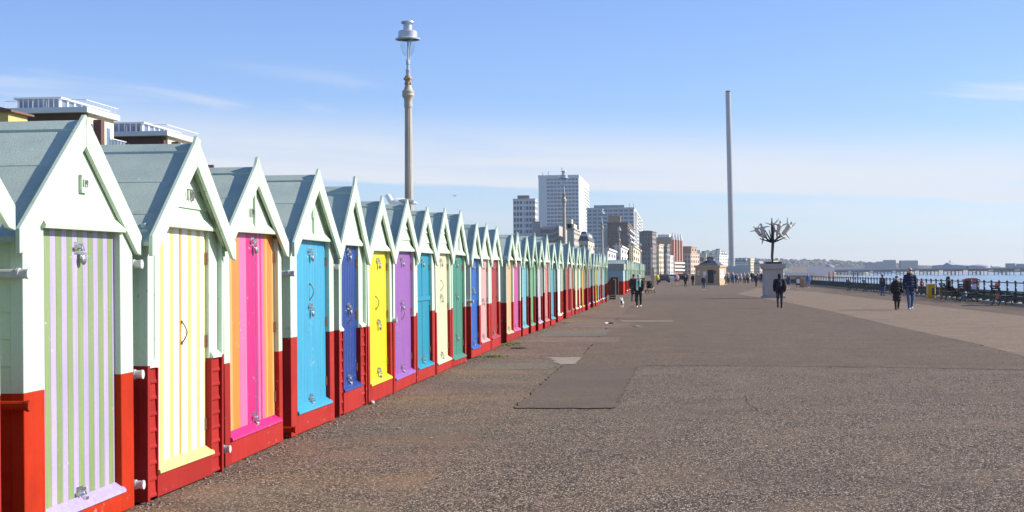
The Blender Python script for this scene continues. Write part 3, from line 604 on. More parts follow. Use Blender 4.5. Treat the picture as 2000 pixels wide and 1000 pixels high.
class B:                                                         # a building frame: local origin at the near seaward corner, x to the sea, y away
    def __init__(s, name, label, cat, l_, c, r_, top, Y, phi=0, group=None):
        C0 = onY(c, top, Y); s.z = C0.z; ph = R(phi)
        s.a = abs(hit(l_, C0, (-math.cos(ph), math.sin(ph)))); s.b = abs(hit(r_, C0, (math.sin(ph), math.cos(ph))))
        s.root = thing(name, label, cat, (C0.x, Y, 0), -ph, group); s.c = c; s.Y = Y; s.k = Y/math.cos(R(6.05))/FPX*1.0; s.top = top
    def zz(s, py): return s.z + (s.top-py)*s.k*.9945
    def x(s, px): return (px-s.c)*s.k
    def box(s, nm, m, *e): return MB().box(*e).build(nm, m, s.root)
    def grid(s, ns, nw, nso, wallm, glass, band=.5, pier=.35, z0=0, z1=None, a=None, b=None, blank=0, deep=.45, pierS=None):
        z1 = s.z if z1 is None else z1; a = s.a if a is None else a; b = s.b if b is None else b; fh = (z1-z0)/ns; pierS = pier if pierS is None else pierS
        s.box('glazing', glass, -a+deep, -deep, deep, b-deep, z0, z1-.3)
        mb = MB(); mb.box(-a, -a+deep, deep, b, z0, z1); mb.box(-a+deep, 0, b-deep, b, z0, z1)
        for i in range(ns+1):
            h0 = max(z0, z0+i*fh-fh*band*.5); h1 = min(z1, z0+i*fh+fh*band*.5)
            if i == ns: h0 = z1-fh*band*.7
            mb.box(-a, 0, 0, deep, h0, h1); mb.box(-deep, 0, deep, b-deep, h0, h1)
        bw = blank*a
        for i in range(nw+1):
            x0 = -a+bw+(a-bw)*i/nw; pw = (a-bw)/nw*pier*.5
            mb.box(max(-a, x0-pw), min(-.002, x0+pw), .003, deep, z0, z1-.004)
        if bw: mb.box(-a+.002, -a+bw, .004, deep, z0, z1-.005)
        for i in range(nso+1):
            y0 = b*i/nso; pw = b/nso*pierS*.5
            mb.box(-deep, -.003, max(.006, y0-pw), min(b-.004, y0+pw), z0, z1-.004)
        stuff(mb.build('wall', wallm, s.root)); s.fh = fh
        return s
    def roofslab(s, m, z=None, over=.4, th=.6, a=None, b=None):
        z = s.z if z is None else z; a = s.a if a is None else a; b = s.b if b is None else b
        s.box('roof', m, -a-over, over, -over, b+over, z-.05, z+th); return s
    def balconies(s, n, z0, fh, m, out=1.3, h=1.0, y0=0, y1=None, nb=1):
        y1 = s.b if y1 is None else y1; st = (y1-y0)/nb
        for i in range(n):
            for j in range(nb):
                s.box('balcony', m, .02, out, y0+j*st+.15*st*(nb > 1), y0+(j+1)*st-.15*st*(nb > 1), z0+i*fh, z0+i*fh+h)
        return s
    def mansard(s, m, h, inset=2.0, z=None, dorm=0, dm=None):
        z = s.z if z is None else z; a, b = s.a, s.b; i = min(inset, a*.3, b*.3)
        v = [(-a-.3,-.3,z),(.3,-.3,z),(.3,b+.3,z),(-a-.3,b+.3,z),(-a+i,i,z+h),(-i,i,z+h),(-i,b-i,z+h),(-a+i,b-i,z+h)]
        mb = MB(); mb.add(v, [(0,3,2,1),(4,5,6,7),(0,1,5,4),(1,2,6,5),(2,3,7,6),(3,0,4,7)]); r_ = mb.build('roof', m, s.root)
        for k in range(dorm):
            x = -a+(k+.5)*a/dorm; w_ = a/dorm*.28; q = MB(); q.box(x-w_, x+w_, i*.35, i*1.1, z+h*.2, z+h*.75); q.build('dormer', dm, r_)
            yy = (k+.5)*b/dorm; w_ = b/dorm*.28; q = MB(); q.box(-i*1.1, -i*.35, yy-w_, yy+w_, z+h*.2, z+h*.75); q.build('dormer', dm, r_)
        return s
    def chimney(s, px, py, wpx=3, m=None, y=2.0, zb=None):
        x = s.x(px); w_ = wpx*s.k*.5; z = s.zz(py); zb = s.z if zb is None else zb
        ch = s.box('chimney', m or wtan, x-w_, x+w_, y, y+1.2, zb-.5, z)
        for t in (-.5, .5): MB().lathe([(.16, z), (.13, z+.5)], 8, (x+w_*t, y+.6, 0)).build('chimney_pot', wred, ch)
        return s
# blocks of flats at the upper left
def flats(lb, c, top, Y):
    b = B('block_of_flats', lb, 'apartment block', c-160, c, c+66, top, Y); R0 = b.root; z = b.z; a = b.a
    b.box('roof_slab', white, -a, 0, 0, b.b, z-.44, z)
    w_ = b.box('wall', mat('dark_brick', (.12, .06, .055), .85, .15, 1, .25, 25), -a+.3, -.62, .75, b.b-.3, 0, z-.44)
    b.box('side_wall', mat('cream_wall', (.72, .62, .44), .8, .08, 1), -.62, -.45, 1.4, b.b-.3, 0, z-.441)
    fw = mat('window_frame_white', (.74, .74, .74), .5, .05, 2)
    for (x0, x1) in ((-5.9, -5.05), (-5.0, -4.2), (-4.15, -3.9), (-10.2, -9.0), (-8.9, -7.8)):
        for fl in range(4):
            zt = z-1.12-3.0*fl; f_ = b.box('window', fw, x0, x1, .68, .76, zt-1.15, zt)
            MB().box(x0+.09, x1-.09, .655, .69, zt-1.06, zt-.09).build('pane', glassb, f_)
    for fl in range(4):                                           # balconies on the seaward side
        zf = z-.52-3.0*(fl+1)+.2
        b.box('balcony_slab', white, -.45, .62, 3.4, b.b-.2, zf-.25, zf)
        for k in range(5):
            y0 = 3.45+k*(b.b-3.7)/5; b.box('balcony_panel', glassb, .56, .60, y0, y0+(b.b-3.7)/5-.12, zf+.08, zf+.95)
            b.box('baluster', black, .54, .62, y0+(b.b-3.7)/5-.1, y0+(b.b-3.7)/5-.03, zf, zf+1.02)
        b.box('handrail', white, .52, .64, 3.4, b.b-.2, zf+1.0, zf+1.06)
        for (y0, y1) in ((1.6, 2.3), (3.9, 4.8), (5.3, 6.2)):
            f_ = b.box('window', fw, -.46, -.40, y0, y1, zf+.5, zf+2.2); MB().box(-.41, -.385, y0+.09, y1-.09, zf+.6, zf+2.1).build('pane', glassb, f_)
        b.box('brick_pier', mat('dark_brick', (.12, .06, .055)), -.45, .2, 2.5, 3.3, zf-.1, zf+2.5)
    # rooftop glazed room and rail
    pz = z; px1 = -1.3
    hr = b.box('penthouse', glassb, -a+.5, -3.0, 1.6, 12, pz, pz+.86)
    for k in range(9):
        xk = -a+.5+(a-3.5)*k/8; MB().box(xk-.05, xk+.05, 1.5, 1.6, pz, pz+.88).build('mullion', fw, hr)
    for k in range(7):
        yk = 1.6+k*1.5; MB().box(-3.0, -2.9, yk, yk+.28, pz, pz+.88).build('mullion', fw, hr)
    MB().box(-a+.2, -2.7, 1.3, 12.2, pz+.86, pz+1.0).build('penthouse_roof', fw, hr)
    rl = b.box('roof_rail', fw, -a, -.1, .1, .13, z+.55, z+.59); MB().box(-.13, -.1, .1, b.b-.1, z+.55, z+.6).build('rail', fw, rl)
    for k in range(24): MB().box(-.125, -.105, .1+(b.b-.3)*k/23, .13+(b.b-.3)*k/23, z, z+.55).build('baluster', fw, rl)
    for k in range(6): MB().box(-a+a*k/6, -a+a*k/6+.03, .1, .13, z, z+.55).build('baluster', fw, rl)
    return b
flats('nearer brick block of flats with white roof slab and rooftop glazed room', 170, 208, 120)
flats('farther brick block of flats with white roof slab behind the striped yellow hut', 327, 255, 139)
b = B('yellow_house', 'yellow brick house corner with brown eaves at the left edge', 'house', -80, 16, 25, 219, 96)
b.box('wall', mat('yellow_brick', (.62, .46, .18), .8, .1, 2, .15, 20), -b.a, 0, 0, 3, 0, b.z)
mb = MB(); mb.prism([(-b.a-.3, b.z), (.35, b.z), (.35, b.z+.14), (-1.6, b.z+.6), (-b.a, b.z+.6)], 'y', -.3, 3.3); mb.build('roof', mat('brown_tile', (.20, .10, .07), .8, .2, 3), b.root)
b = B('terraced_house', 'house roof with a row of chimney pots behind the ombre hut', 'house', 330, 430, 445, 345, 170)
b.box('wall', wcream, -b.a, 0, 0, b.b, 0, b.z-3)
mb = MB(); mb.prism([(-b.a-.2, b.z-3), (.2, b.z-3), (-b.a*.5, b.z-.4)], 'y', -.2, b.b+.2); mb.build('roof', slate, b.root)
ch = b.box('chimney', wtan, b.x(399), b.x(412), .6, 1.5, b.z-2.6, b.zz(326.5))
for k in range(5): MB().lathe([(.13, 0), (.11, .35), (.13, .38)], 8, (b.x(400.5)+k*.145, 1.0, b.zz(326.5))).build('chimney_pot', wred, ch)

# towers and terraces along the far seafront
b = B('tower_block', 'slim brown and white tower block left of the tall white tower', 'tower block', 1003, 1045, 1050.5, 389, 1350)
b.grid(13, 7, 2, wwhite, wbrown, .42, .30).roofslab(wpale); b.box('roof_plant', wbrown, b.x(1010), b.x(1033), 2, 8, b.z, b.zz(381)); b.box('stair_strip', white, b.x(1020.5), b.x(1024), -.6, .1, 20, b.z-1)
b = B('tower_block', 'tallest white tower block with long window bands', 'tower block', 1053, 1130, 1151, 346, 1570)
b.grid(26, 9, 8, wwhite, glassb, .42, .16, blank=.2, pierS=.7).roofslab(wwhite, th=2.5)
b.box('roof_plant', wpale, b.x(1075), b.x(1128), 4, 14, b.z+2.4, b.zz(341)); b.balconies(25, 6, (b.z-6)/25.5, white, .8, 1.0, y0=b.b*.55)
for px, py in ((1059, 335), (1070, 333), (1097, 326)):
    x = b.x(px); MB().tube((x, 6, b.z+2), (x, 6, b.zz(py)), .25, n=6).build('aerial', darksteel, b.root)
b = B('tower_block', 'wide pale tower block with scalloped white balconies', 'tower block', 1147, 1238, 1252, 407, 1150)
b.grid(17, 9, 4, wpale, glassb, .48, .2, pierS=.5).roofslab(wpale, th=.8); b.box('roof_plant', mat('glass_plant', (.20, .28, .32), .3), b.x(1160), b.x(1219), 4, 12, b.z+.7, b.zz(399.5)); b.balconies(16, 5, (b.z-5)/16.2, white, 2.0, 1.1, nb=3)
for px in (1229, 1237): MB().tube((b.x(px), 5, b.z), (b.x(px), 5, b.zz(396)), .15, n=6).build('aerial', darksteel, b.root)
b = B('apartment_block', 'taupe concrete block with open zigzag stair landings', 'apartment block', 1040, 1092, 1110, 441, 720)
b.box('wall', wtaupe, -b.a, 0, .8, b.b+10, 0, b.z); b.box('pier', wtaupe, -b.a, b.x(1056), 0, .8, 0, b.zz(432)); b.box('pier', wtaupe, b.x(1090), 0, 0, .8, 0, b.zz(436))
for i in range(6):
    z = b.zz(449)-i*b.k*10.5
    b.box('landing', wtaupe, b.x(1056), b.x(1080), -.2, .8, z, z+1.2); mb = MB(); mb.prism([(b.x(1080), z), (b.x(1080), z+1.2), (b.x(1090), z+2.4), (b.x(1090), z+1.2)], 'y', -.2, .8); mb.build('stair', wtaupe, b.root)
    b.box('opening', glassd, b.x(1057), b.x(1090), .76, .798, z-1.25, z-.02)
b = B('apartment_block', 'cream stepped block right of the zigzag stairs', 'apartment block', 1108, 1121, 1133.5, 448, 700)
b.grid(7, 1, 5, wstone, glassd, .55, .5, blank=.9); b.roofslab(wstone, th=.5); b.box('roof_step', wcream, -b.a, 0, 0, b.b*.45, b.z, b.zz(437)); b.box('roof_step', wcream, -b.a, -1, 0, b.b*.2, b.z, b.zz(428))
b = B('villa', 'pale villa with grey mansard roof below the white tower', 'villa', 1131, 1149, 1161, 470, 610)
b.grid(4, 2, 3, wcream, glassd, .6, .65).mansard(slate, b.zz(452)-b.z, 1.5, dorm=1, dm=wcream).chimney(1139, 454, 3)
b = B('brick_block', 'dark brown brick block in front of the wide pale tower', 'apartment block', 1187, 1226, 1239, 436, 900)
b.grid(9, 5, 4, wbrown, glassd, .5, .5, pierS=.4).roofslab(wbrown); b.box('roof_plant', wtan, b.x(1188), b.x(1212), 1, 7, b.z, b.zz(421)); b.balconies(8, 4, (b.z-4)/8.3, wpale, 1.4, .9)
b.box('rear_wing', wpale, b.x(1176), -b.a-.05, 6, 20, 0, b.zz(445))
low = [('white_terrace', 'low white terrace left of the third lamp post', 1162, 1187, 1203, 488, 470, wwhite, 3, 4, 3), ('white_terrace', 'white rendered terrace beside the fourth lamp post', 1200, 1213, 1232, 482, 560, wwhite, 4, 3, 4),
       ('cream_terrace', 'cream terrace left of the dark grey block', 1229, 1237, 1252, 482, 640, wcream, 4, 2, 4), ('grey_block', 'dark grey block with brown upper floors', 1249, 1274, 1282, 453, 900, wgrey, 9, 5, 4),
       ('cream_terrace', 'thin yellow cream house right of the dark grey block', 1280, 1287, 1296, 478, 960, wyel, 6, 2, 3), ('grey_terrace', 'grey terrace wing in front of the red brick hotel', 1286, 1303, 1309, 478, 1060, wgrey, 6, 4, 2), ('white_terrace', 'narrow white house before the red brick hotel', 1302, 1307, 1315, 500, 1120, wwhite, 4, 2, 3)]
for nm, lb, l_, c, r_, top, Y, m, ns, nw, nso in low:
    b = B(nm, lb, 'terrace' if 'terrace' in lb else 'building', l_, c, r_, top, Y, 0 if Y < 880 else 6)
    b.grid(ns, nw, nso, m, glassd, .5, .5).roofslab(m, over=.5, th=.5)
    if 'grey_block' == nm: b.box('upper_storey', wbrown, -b.a-.1, .1, -.1, b.b, b.z-11, b.z-8); b.box('roof_plant', wbrown, b.x(1254), b.x(1270), 2, 8, b.z, b.zz(450))
    elif Y < 700:
        for k in range(3): b.chimney(l_+3+k*(c-l_-4)/2, top-4-random.random()*2, 2.5)
b = B('brick_hotel', 'red brick hotel with white balconies and grey roof storeys', 'hotel', 1279, 1312, 1333, 471, 1400, 8)
b.grid(9, 7, 6, wred, glassd, .5, .5, pierS=.75); b.box('roof_storey', wgrey, -b.a, -1, 1, b.b, b.z, b.zz(463)); b.box('roof_storey', wpale, -b.a*.85, -3, 4, b.b*.8, b.zz(463), b.zz(457.5))
b.balconies(3, 3, b.fh, white, 2.2, 1.4)
for k in range(4):
    y0 = b.b*(k+.1)/4; b.box('bay', wred, .02, 1.6, y0, y0+b.b*.1, b.fh*3, b.z+1.5); mb = MB(); mb.lathe([(2.0, b.z+1.5), (1.6, b.z+4), (.1, b.z+8)], 8, (.2, y0+2, 0)); mb.build('turret', wpale, b.root)
far = [('brick_hall', 'tan brick hall right of the red brick hotel', 1329, 1350, 1361, 482, 1560, 10, wtan, 5, 4, 2), ('buff_block', 'lower buff block before the tan brick hall', 1336, 1349, 1366, 496, 1500, 10, wpink, 4, 2, 4), ('cream_hall', 'plain cream block behind the tan kiosk', 1360, 1379, 1380, 496, 1620, 10, wcream, 2, 1, 1),
       ('grand_hotel', 'white hotel with many dark gables behind the kiosk', 1362, 1405, 1421, 497, 1760, 12, wwhite, 6, 10, 5), ('mansard_terrace', 'pale terrace with dark mansard roof right of the slender tower', 1431, 1459, 1473, 511, 2050, 14, wpale, 4, 8, 3), ('cream_block', 'small cream block at the end of the mansard terrace', 1459, 1466, 1473.5, 505, 1980, 14, wcream, 5, 1, 3),
       ('seafront_house', 'dark roofed house right of the cream block', 1472, 1484, 1492, 516, 1950, 14, wpink, 3, 3, 2), ('cream_block', 'pale cream building just left of the sculpture plinth', 1494, 1508, 1520, 510, 2150, 14, wcream, 4, 3, 3)]
for nm, lb, l_, c, r_, top, Y, ph, m, ns, nw, nso in far:
    b = B(nm, lb, 'building', l_, c, r_, top, Y, ph); b.grid(ns, nw, nso, m, glassd, .5, .5)
    if nm in ('grand_hotel', 'mansard_terrace', 'seafront_house'):
        b.mansard(slate, b.zz(top-7)-b.z, 3, dorm=4, dm=wwhite)
        if nm == 'grand_hotel':
            for px in (1365, 1383, 1394, 1403): b.box('gable', wwhite, b.x(px)-2, b.x(px)+2, -.2, 3, b.z, b.zz(488))
            b.box('tower', slate, -4, 0, 0, 5, b.z, b.zz(486))
    else: b.roofslab(m)
    if nm == 'brick_hall': b.box('roof_storey', wtan, b.x(1347), .5, 1, b.b, b.z, b.zz(483)); b.box('fascia', wl('rust_panel', (.42, .18, .08)), b.x(1336), b.x(1347), -.5, .1, b.z-7, b.z-1)
# slender observation tower
p = onY(1430, 530, 1300); root = thing('observation_tower', 'slender silver observation tower rising alone into the sky', 'tower', (p.x, p.y, 0))
zt = onY(1421, 177.5, 1300).z; silver = mat('tower_cladding', (.37, .37, .38), .5, .06, .02, .03, 1)
tx = onY(1422, 178, 1300).x - p.x
mb = MB(); mb.path([(0, 0, 0), (tx*.5, 0, zt*.5), (tx, 0, zt-1.2)], [2.55, 2.35, 2.2], 32, cap=True); mb.build('shaft', silver, root, smooth=40)
mb = MB(); mb.lathe([(2.05, zt-1.3), (2.05, zt)], 24, (tx, 0, 0)); mb.build('cap', darksteel, root, smooth=40)
mb = MB(); mb.box(-12, 14, -4, 10, 0, 6.5); mb.build('base_building', wl('glass_pavilion', (.40, .42, .44)), root)
# tan kiosk
b = B('kiosk', 'tan kiosk with dark pyramid roof on the promenade', 'kiosk', 1357.5, 1405, 1418, 518, 200, 14); z = b.z
ktan = mat('kiosk_tan', (.50, .36, .22), .8, .08, 1); dslate = mat('dark_slate', (.06, .07, .09), .6, .2, 3)
b.box('wall', ktan, -b.a, 0, 0, b.b, 0, z-.25); b.box('cornice', ktan, -b.a-.12, .12, -.12, b.b+.12, z-.25, z); b.box('plinth_course', ktan, -b.a-.05, .05, -.05, b.b+.05, 0, .25)
mb = MB(); a_ = b.a; q = .35; mb.add([(-a_+.2, .2, z), (-.2, .2, z), (-.2, b.b-.2, z), (-a_+.2, b.b-.2, z), (-a_*.66, b.b*q, z+.62), (-a_*.30, b.b*q, z+.62), (-a_*.30, b.b*(1-q), z+.62), (-a_*.66, b.b*(1-q), z+.62)], [(4,5,6,7), (0,1,5,4), (1,2,6,5), (2,3,7,6), (3,0,4,7)])
rf = mb.build('roof', dslate, b.root)
MB().box(-a_*.62, -a_*.34, b.b*q+.05, b.b*(1-q)-.05, z+.60, z+.92).build('lantern', glassb, rf); MB().prism([(-a_*.68, z+.92), (-a_*.28, z+.92), (-a_*.38, z+1.08), (-a_*.58, z+1.08)], 'y', b.b*q-.1, b.b*(1-q)+.1).build('lantern_roof', dslate, rf)
b.box('door', mat('dark_door', (.03, .035, .045), .5), b.x(1382), b.x(1393.5), -.04, .02, 0, 2.0)
for (x0, x1, y0, y1) in ((1373, 1379.5, 530, 537.5), (1362, 1366, 528, 532), (1362.5, 1365.5, 533.5, 537), (1394.5, 1398, 528, 535)): b.box('notice', white if x0 < 1390 else darksteel, b.x(x0), b.x(x1), -.03, .01, b.zz(y1), b.zz(y0))
b.box('poster', white, -.01, .03, .3, b.b*.6, b.zz(534), b.zz(527)); b.box('poster', white, -.01, .03, .4, b.b*.8, b.zz(543), b.zz(536))
# flat-roofed block between the two rows of huts
b = B('flat_roofed_block', 'flat-roofed rendered block with dark red door between hut rows', 'shelter', 1186, 1217, 1220, 515, 119); z = b.z
b.box('wall', mat('block_render', (.30, .44, .44), .8, .06, 1), -b.a, 0, 0, 4.5, 1.05, z-.5); b.box('lower_wall', red, -b.a, 0, 0, 4.5, 0, 1.05); b.box('parapet', mat('pebbledash', (.34, .36, .30), .9, .12, 2, .2, 20), -b.a-.06, .06, -.06, 4.56, z-.5, z)
b.box('door_frame', wpink, b.x(1191), b.x(1208.5), -.05, .02, 0, 1.42); dd = b.box('door', mat('maroon_door', (.10, .015, .02), .5), b.x(1192.5), b.x(1207), -.08, -.03, 0, 1.36)
MB().ell((b.x(1199), -.09, 1.2), (.05, .02, .05), 10, 6).build('sign', white, dd)
# ------------------------------------------------------------------ pier, marina, shore buildings
P0 = onY(1596, 530, 2150); P1 = onY(2000, 530, 1900); d = Vector((P1.x-P0.x, P1.y-P0.y, 0)); ang = math.atan2(d.y, d.x); PL = d.length*1.3
pr = thing('pier', 'long low pleasure pier on iron legs crossing the sea', 'pier', (P0.x, P0.y, -4.6), ang); irn = wl('pier_iron', (.10, .11, .13)); ZD = 7.2
MB().box(-30, PL, -9, 9, ZD-1.1, ZD).build('deck', irn, pr); MB().box(-30, PL, -9.2, -9, ZD, ZD+1.1).build('balustrade', wl('pier_rail', (.28, .32, .38)), pr)
k = 0; x = 40
while x < PL:
    mb = MB()
    for dx in (-9, -3, 3, 9):
        for yy in (-7, 7): mb.tube((x+dx, yy, -1.5), (x+dx, yy, ZD-1), .55, n=6)
    mb.box(x-10, x+10, -7.2, -6.8, ZD-2.6, ZD-1.0); mb.box(x-10, x+10, 6.8, 7.2, ZD-2.6, ZD-1.0)
    mb.path([(x-9, -7, 0), (x+9, -7, ZD-2)], .2, 5); mb.path([(x+9, -7, 0), (x-9, -7, ZD-2)], .2, 5)
    mb.build('trestle', irn, pr); x += 38; k += 1
pav = wl('pier_pavilion_grey', (.40, .42, .46)); U = (P1-P0).length/404
def Lx(px): return (px-1596)*U
MB().box(Lx(1842), Lx(1905), -8, 8, ZD, ZD+4).build('pavilion', pav, pr); MB().prism([(Lx(1838), ZD+4), (Lx(1908), ZD+4), (Lx(1890), ZD+5.6), (Lx(1855), ZD+5.6)], 'y', -8.5, 8.5).build('pavilion_roof', pav, pr)
MB().prism([(Lx(1860), ZD+5.4), (Lx(1878), ZD+5.4), (Lx(1868), ZD+8.6)], 'y', -6, 6).build('gable', pav, pr); mb = MB(); mb.lathe([(.8, ZD+8), (.6, ZD+10), (.05, ZD+12)], 8, (Lx(1868), 0, 0)); mb.build('spire', irn, pr)
mb = MB(); mb.lathe([(13, ZD), (13, ZD+3.5), (12, ZD+4.3), (8, ZD+5.2), (.2, ZD+5.6)], 16, (Lx(1922), 0, 0)); mb.build('dome', pav, pr, smooth=40)
MB().box(Lx(1975), Lx(1992), -8, 8, ZD, ZD+6.5).build('arcade', pav, pr); MB().box(Lx(1994), Lx(2040), -8, 8, ZD, ZD+5.5).build('arcade', pav, pr)
def shore(nm, lb, l_, r_, top, Y, dep, m, cat='building', z0=-4.6, extra=None):
    A = onY(l_, top, Y); Bp = onY(r_, top, Y); root = thing(nm, lb, cat, ((A.x+Bp.x)/2, Y, z0)); w_ = (Bp.x-A.x)/2; h = A.z-z0
    MB().box(-w_, w_, 0, dep, 0, h).build('wall', m, root); MB().box(-w_-.5, w_+.5, -.5, dep+.5, h, h+.8).build('roof', wpale, root)
    return root, w_, h
marm = wl('marina_cladding', (.24, .28, .36)); 
for lb, segs in (('stepped blue grey marina apartment block', ((1690, 1714, 514), (1714, 1728, 511.5), (1728, 1750, 508.5))), ('square blue grey marina apartment block', ((1759.5, 1793, 509.5),))):
    l0, r0 = segs[0][0], segs[-1][1]; root = None
    for (l_, r_, t) in segs:
        A = onY(l_, t, 3560); Bp = onY(r_, t, 3560)
        if root is None: O = onY(l0, 529, 3560); root = thing('marina_block', lb, 'apartment block', (O.x, 3560, -4.6), 0, 'marina apartment blocks')
        x0, x1, h = A.x-O.x, Bp.x-O.x-.2, A.z+4.6
        MB().box(x0+.5, x1-.5, .6, 30, 0, h).build('glazing', glassb, root); mb = MB(); ns = max(4, int(h/3.6))
        for i in range(ns+1): mb.box(x0, x1, 0, 30.5, max(0, h*i/ns-.9), min(h+.8, h*i/ns+.9))
        nb = max(3, int((x1-x0)/6))
        for i in range(nb+1):
            xx = x0+(x1-x0)*i/nb; mb.box(max(x0, xx-.8), min(x1, xx+.8), .05, 30.4, 0, h)
        stuff(mb.build('wall', marm, root))
shore('seafront_hall', 'long pale seafront hall behind the far beach', 1636, 1678, 522, 2500, 30, wpale); shore('white_pavilion', 'small bright cream pavilion left of the marina blocks', 1681, 1689, 519, 2700, 20, wcream); shore('seafront_hall', 'low pale wall below the marina blocks', 1690, 1760, 526, 3300, 20, wpale)
shore('beach_cafe', 'long cream awning on the far lower promenade', 1546, 1576, 521.5, 1300, 12, mat('awning_cream', (.80, .72, .52), .8), 'cafe'); shore('beach_cafe', 'pale low building right of the plinth', 1576, 1612, 521, 1700, 20, wpale, 'cafe')
shore('beach_cafe', 'low tan wall on the beach edge beyond the railing', 1540, 1588, 538, 420, 8, mat('tan_wall', (.50, .36, .25), .85), 'wall')
root, w_, h = shore('domed_bandstand', 'pale bandstand with a rounded grey roof near the pier', 1612, 1630, 523, 1900, 12, wpale, 'bandstand'); mb = MB(); mb.lathe([(w_*1.2, h), (w_*1.0, h+2.2), (w_*.5, h+3.6), (.3, h+4.6)], 16, (0, 6, 0)); mb.build('dome', marm, root, smooth=40)
for (px, top, m, lb) in ((1619.5, 531.5, 'rust', 'left of two rusty red beach poles'), (1627.5, 530.5, 'rust', 'right of two rusty red beach poles'), (1667, 530, 'grn', 'left of two green beach poles'), (1675, 530, 'grn', 'right of two green beach poles')):
    p = onY(px, top, 250); mb = MB(); mb.lathe([(.10, -4), (.10, p.z), (.06, p.z+.1)], 10); mb.box(-.16, .16, -.16, .16, -2.0, -1.8)
    o = mb.build('beach_pole', mat('rust_paint', (.36, .13, .08)) if m == 'rust' else mat('olive_paint', (.14, .15, .10))); o.location = (p.x, p.y, 0); tag(o, lb, 'pole', 'poles on the beach')
# ------------------------------------------------------------------ sculpture on its plinth
p = onz(1510, 582); root = thing('sculpture', 'tall dark tree-like sculpture with pale leaping figures on stone plinth', 'sculpture', (p.x, p.y, 0), R(4)); k = p.y/2983
pst = mat('portland_stone', (.44, .40, .355), .85, .08, 2, .06, 30); bronze = mat('dark_bronze', (.035, .035, .04), .45, .2, 4, metal=.6); fig = mat('pale_resin', (.58, .53, .45), .6, .1, 6)
w_ = 36*k/2
MB().box(-w_-.1, w_+.1, -w_-.1, w_+.1, 0, .12).build('step', pst, root); MB().box(-w_, w_, -w_, w_, .12, 1.85).build('plinth', pst, root, bevel=.02)
mb = MB(); mb.prism([(-w_-.10, 1.95), (-w_-.02, 1.85), (w_+.02, 1.85), (w_+.10, 1.95), (w_+.16, 2.12), (w_+.12, 2.2), (-w_-.12, 2.2), (-w_-.16, 2.12)], 'y', -w_-.13, w_+.13); mb.build('cornice', pst, root)
MB().box(-w_*.85, w_*.85, -w_*.85, w_*.85, 2.2, 2.32).build('base_slab', bronze, root)
zc_ = 2.32; zt = 1.7+(531-428)*k
mb = MB(); mb.path([(0, 0, zc_), (-.04, 0, zc_+.3), (.03, 0, zc_+1.3), (-.02, 0, zt-.6), (-.03, 0, zt)], [.10, .17, .20, .17, .05], 8, sq=(1, .5)); mb.build('trunk', bronze, root)
brs = [(-.72, .1, .55), (-.85, -.3, .25), (-.42, .4, .8), (.98, .1, .95), (.75, -.4, .30), (.6, .4, .2), (-.25, -.3, .8)]
for bx, by, bz in brs:
    mb = MB(); z0 = zc_+1.25; mb.path([(0, 0, z0), (bx*.35, by*.4, z0+bz*.30), (bx, by, z0+bz)], [.06, .05, .028], 6); mb.build('branch', bronze, root)
def figure(c, yaw, tilt, arms, legs, s=.95):
    mb = MB(); 
    mb.cap((0, 0, 0), (0, 0, .42*s), .12*s, .16*s); mb.ell((0, -.02, .68*s), (.075*s, .085*s, .10*s)); mb.cap((0, 0, .5*s), (0, 0, .6*s), .05*s, .045*s)
    for sg, (ax, ay, az) in zip((-1, 1), arms):
        e = Vector((sg*.15*s, 0, .48*s)) + Vector((ax, ay, az))*.21*s; h_ = e+Vector((ax, ay*.6, az*1.2)).normalized()*.19*s; mb.cap((sg*.13*s, 0, .47*s), e, .052*s, .042*s); mb.cap(e, h_, .042*s, .03*s)
        for f in (-.03, -.01, .01, .03): mb.cap(h_, h_+(h_-e).normalized()*.09*s+Vector((f, f*.5, 0))*s, .012*s, .008*s, 6)
        mb.cap(h_, h_+(h_-e).normalized()*.05*s+Vector((0, 0, .04*s)), .012*s, .009*s, 6)
    for sg, (lx, ly, lz) in zip((-1, 1), legs):
        kn = Vector((sg*.07*s, 0, 0))+Vector((lx, ly, lz))*.34*s; an = kn+Vector((lx*1.2, ly+.3, lz*.8)).normalized()*.32*s; mb.cap((sg*.07*s, 0, 0), kn, .085*s, .058*s); mb.cap(kn, an, .058*s, .036*s); mb.cap(an, an+Vector((lx*.6, -.1, lz*.3))*.2*s, .03*s, .02*s)
    me = remesh(mb, 'figure', .018, 1); o = link('figure', me, fig, root, c); o.rotation_euler = (R(tilt[0]), R(tilt[1]), R(yaw))
figure((-.55, .0, 4.05), 20, (0, -16), ((-.9, 0, .35), (.9, 0, -.15)), ((-.1, .1, -.7), (.25, .2, -.6)), 1.02)
figure((-.78, .25, 4.1), -40, (10, -35), ((-.9, .2, .4), (.6, .2, .2)), ((.2, .3, -.7), (.5, -.2, -.6)), .85)
figure((.36, -.1, 4.20), -10, (0, 12), ((-.9, .1, -.05), (.8, .1, .5)), ((.1, .2, -.7), (.6, 0, -.5)), 1.02)
figure((.80, .05, 4.22), 15, (0, 38), ((-.5, 0, .6), (.1, 0, .7)), ((.75, .2, -.05), (-.2, .3, -.9)), 1.1)
figure((.20, .35, 4.35), 160, (0, 15), ((-.8, 0, .5), (.8, 0, .5)), ((-.4, .2, -.8), (.3, -.2, -.8)), .9)

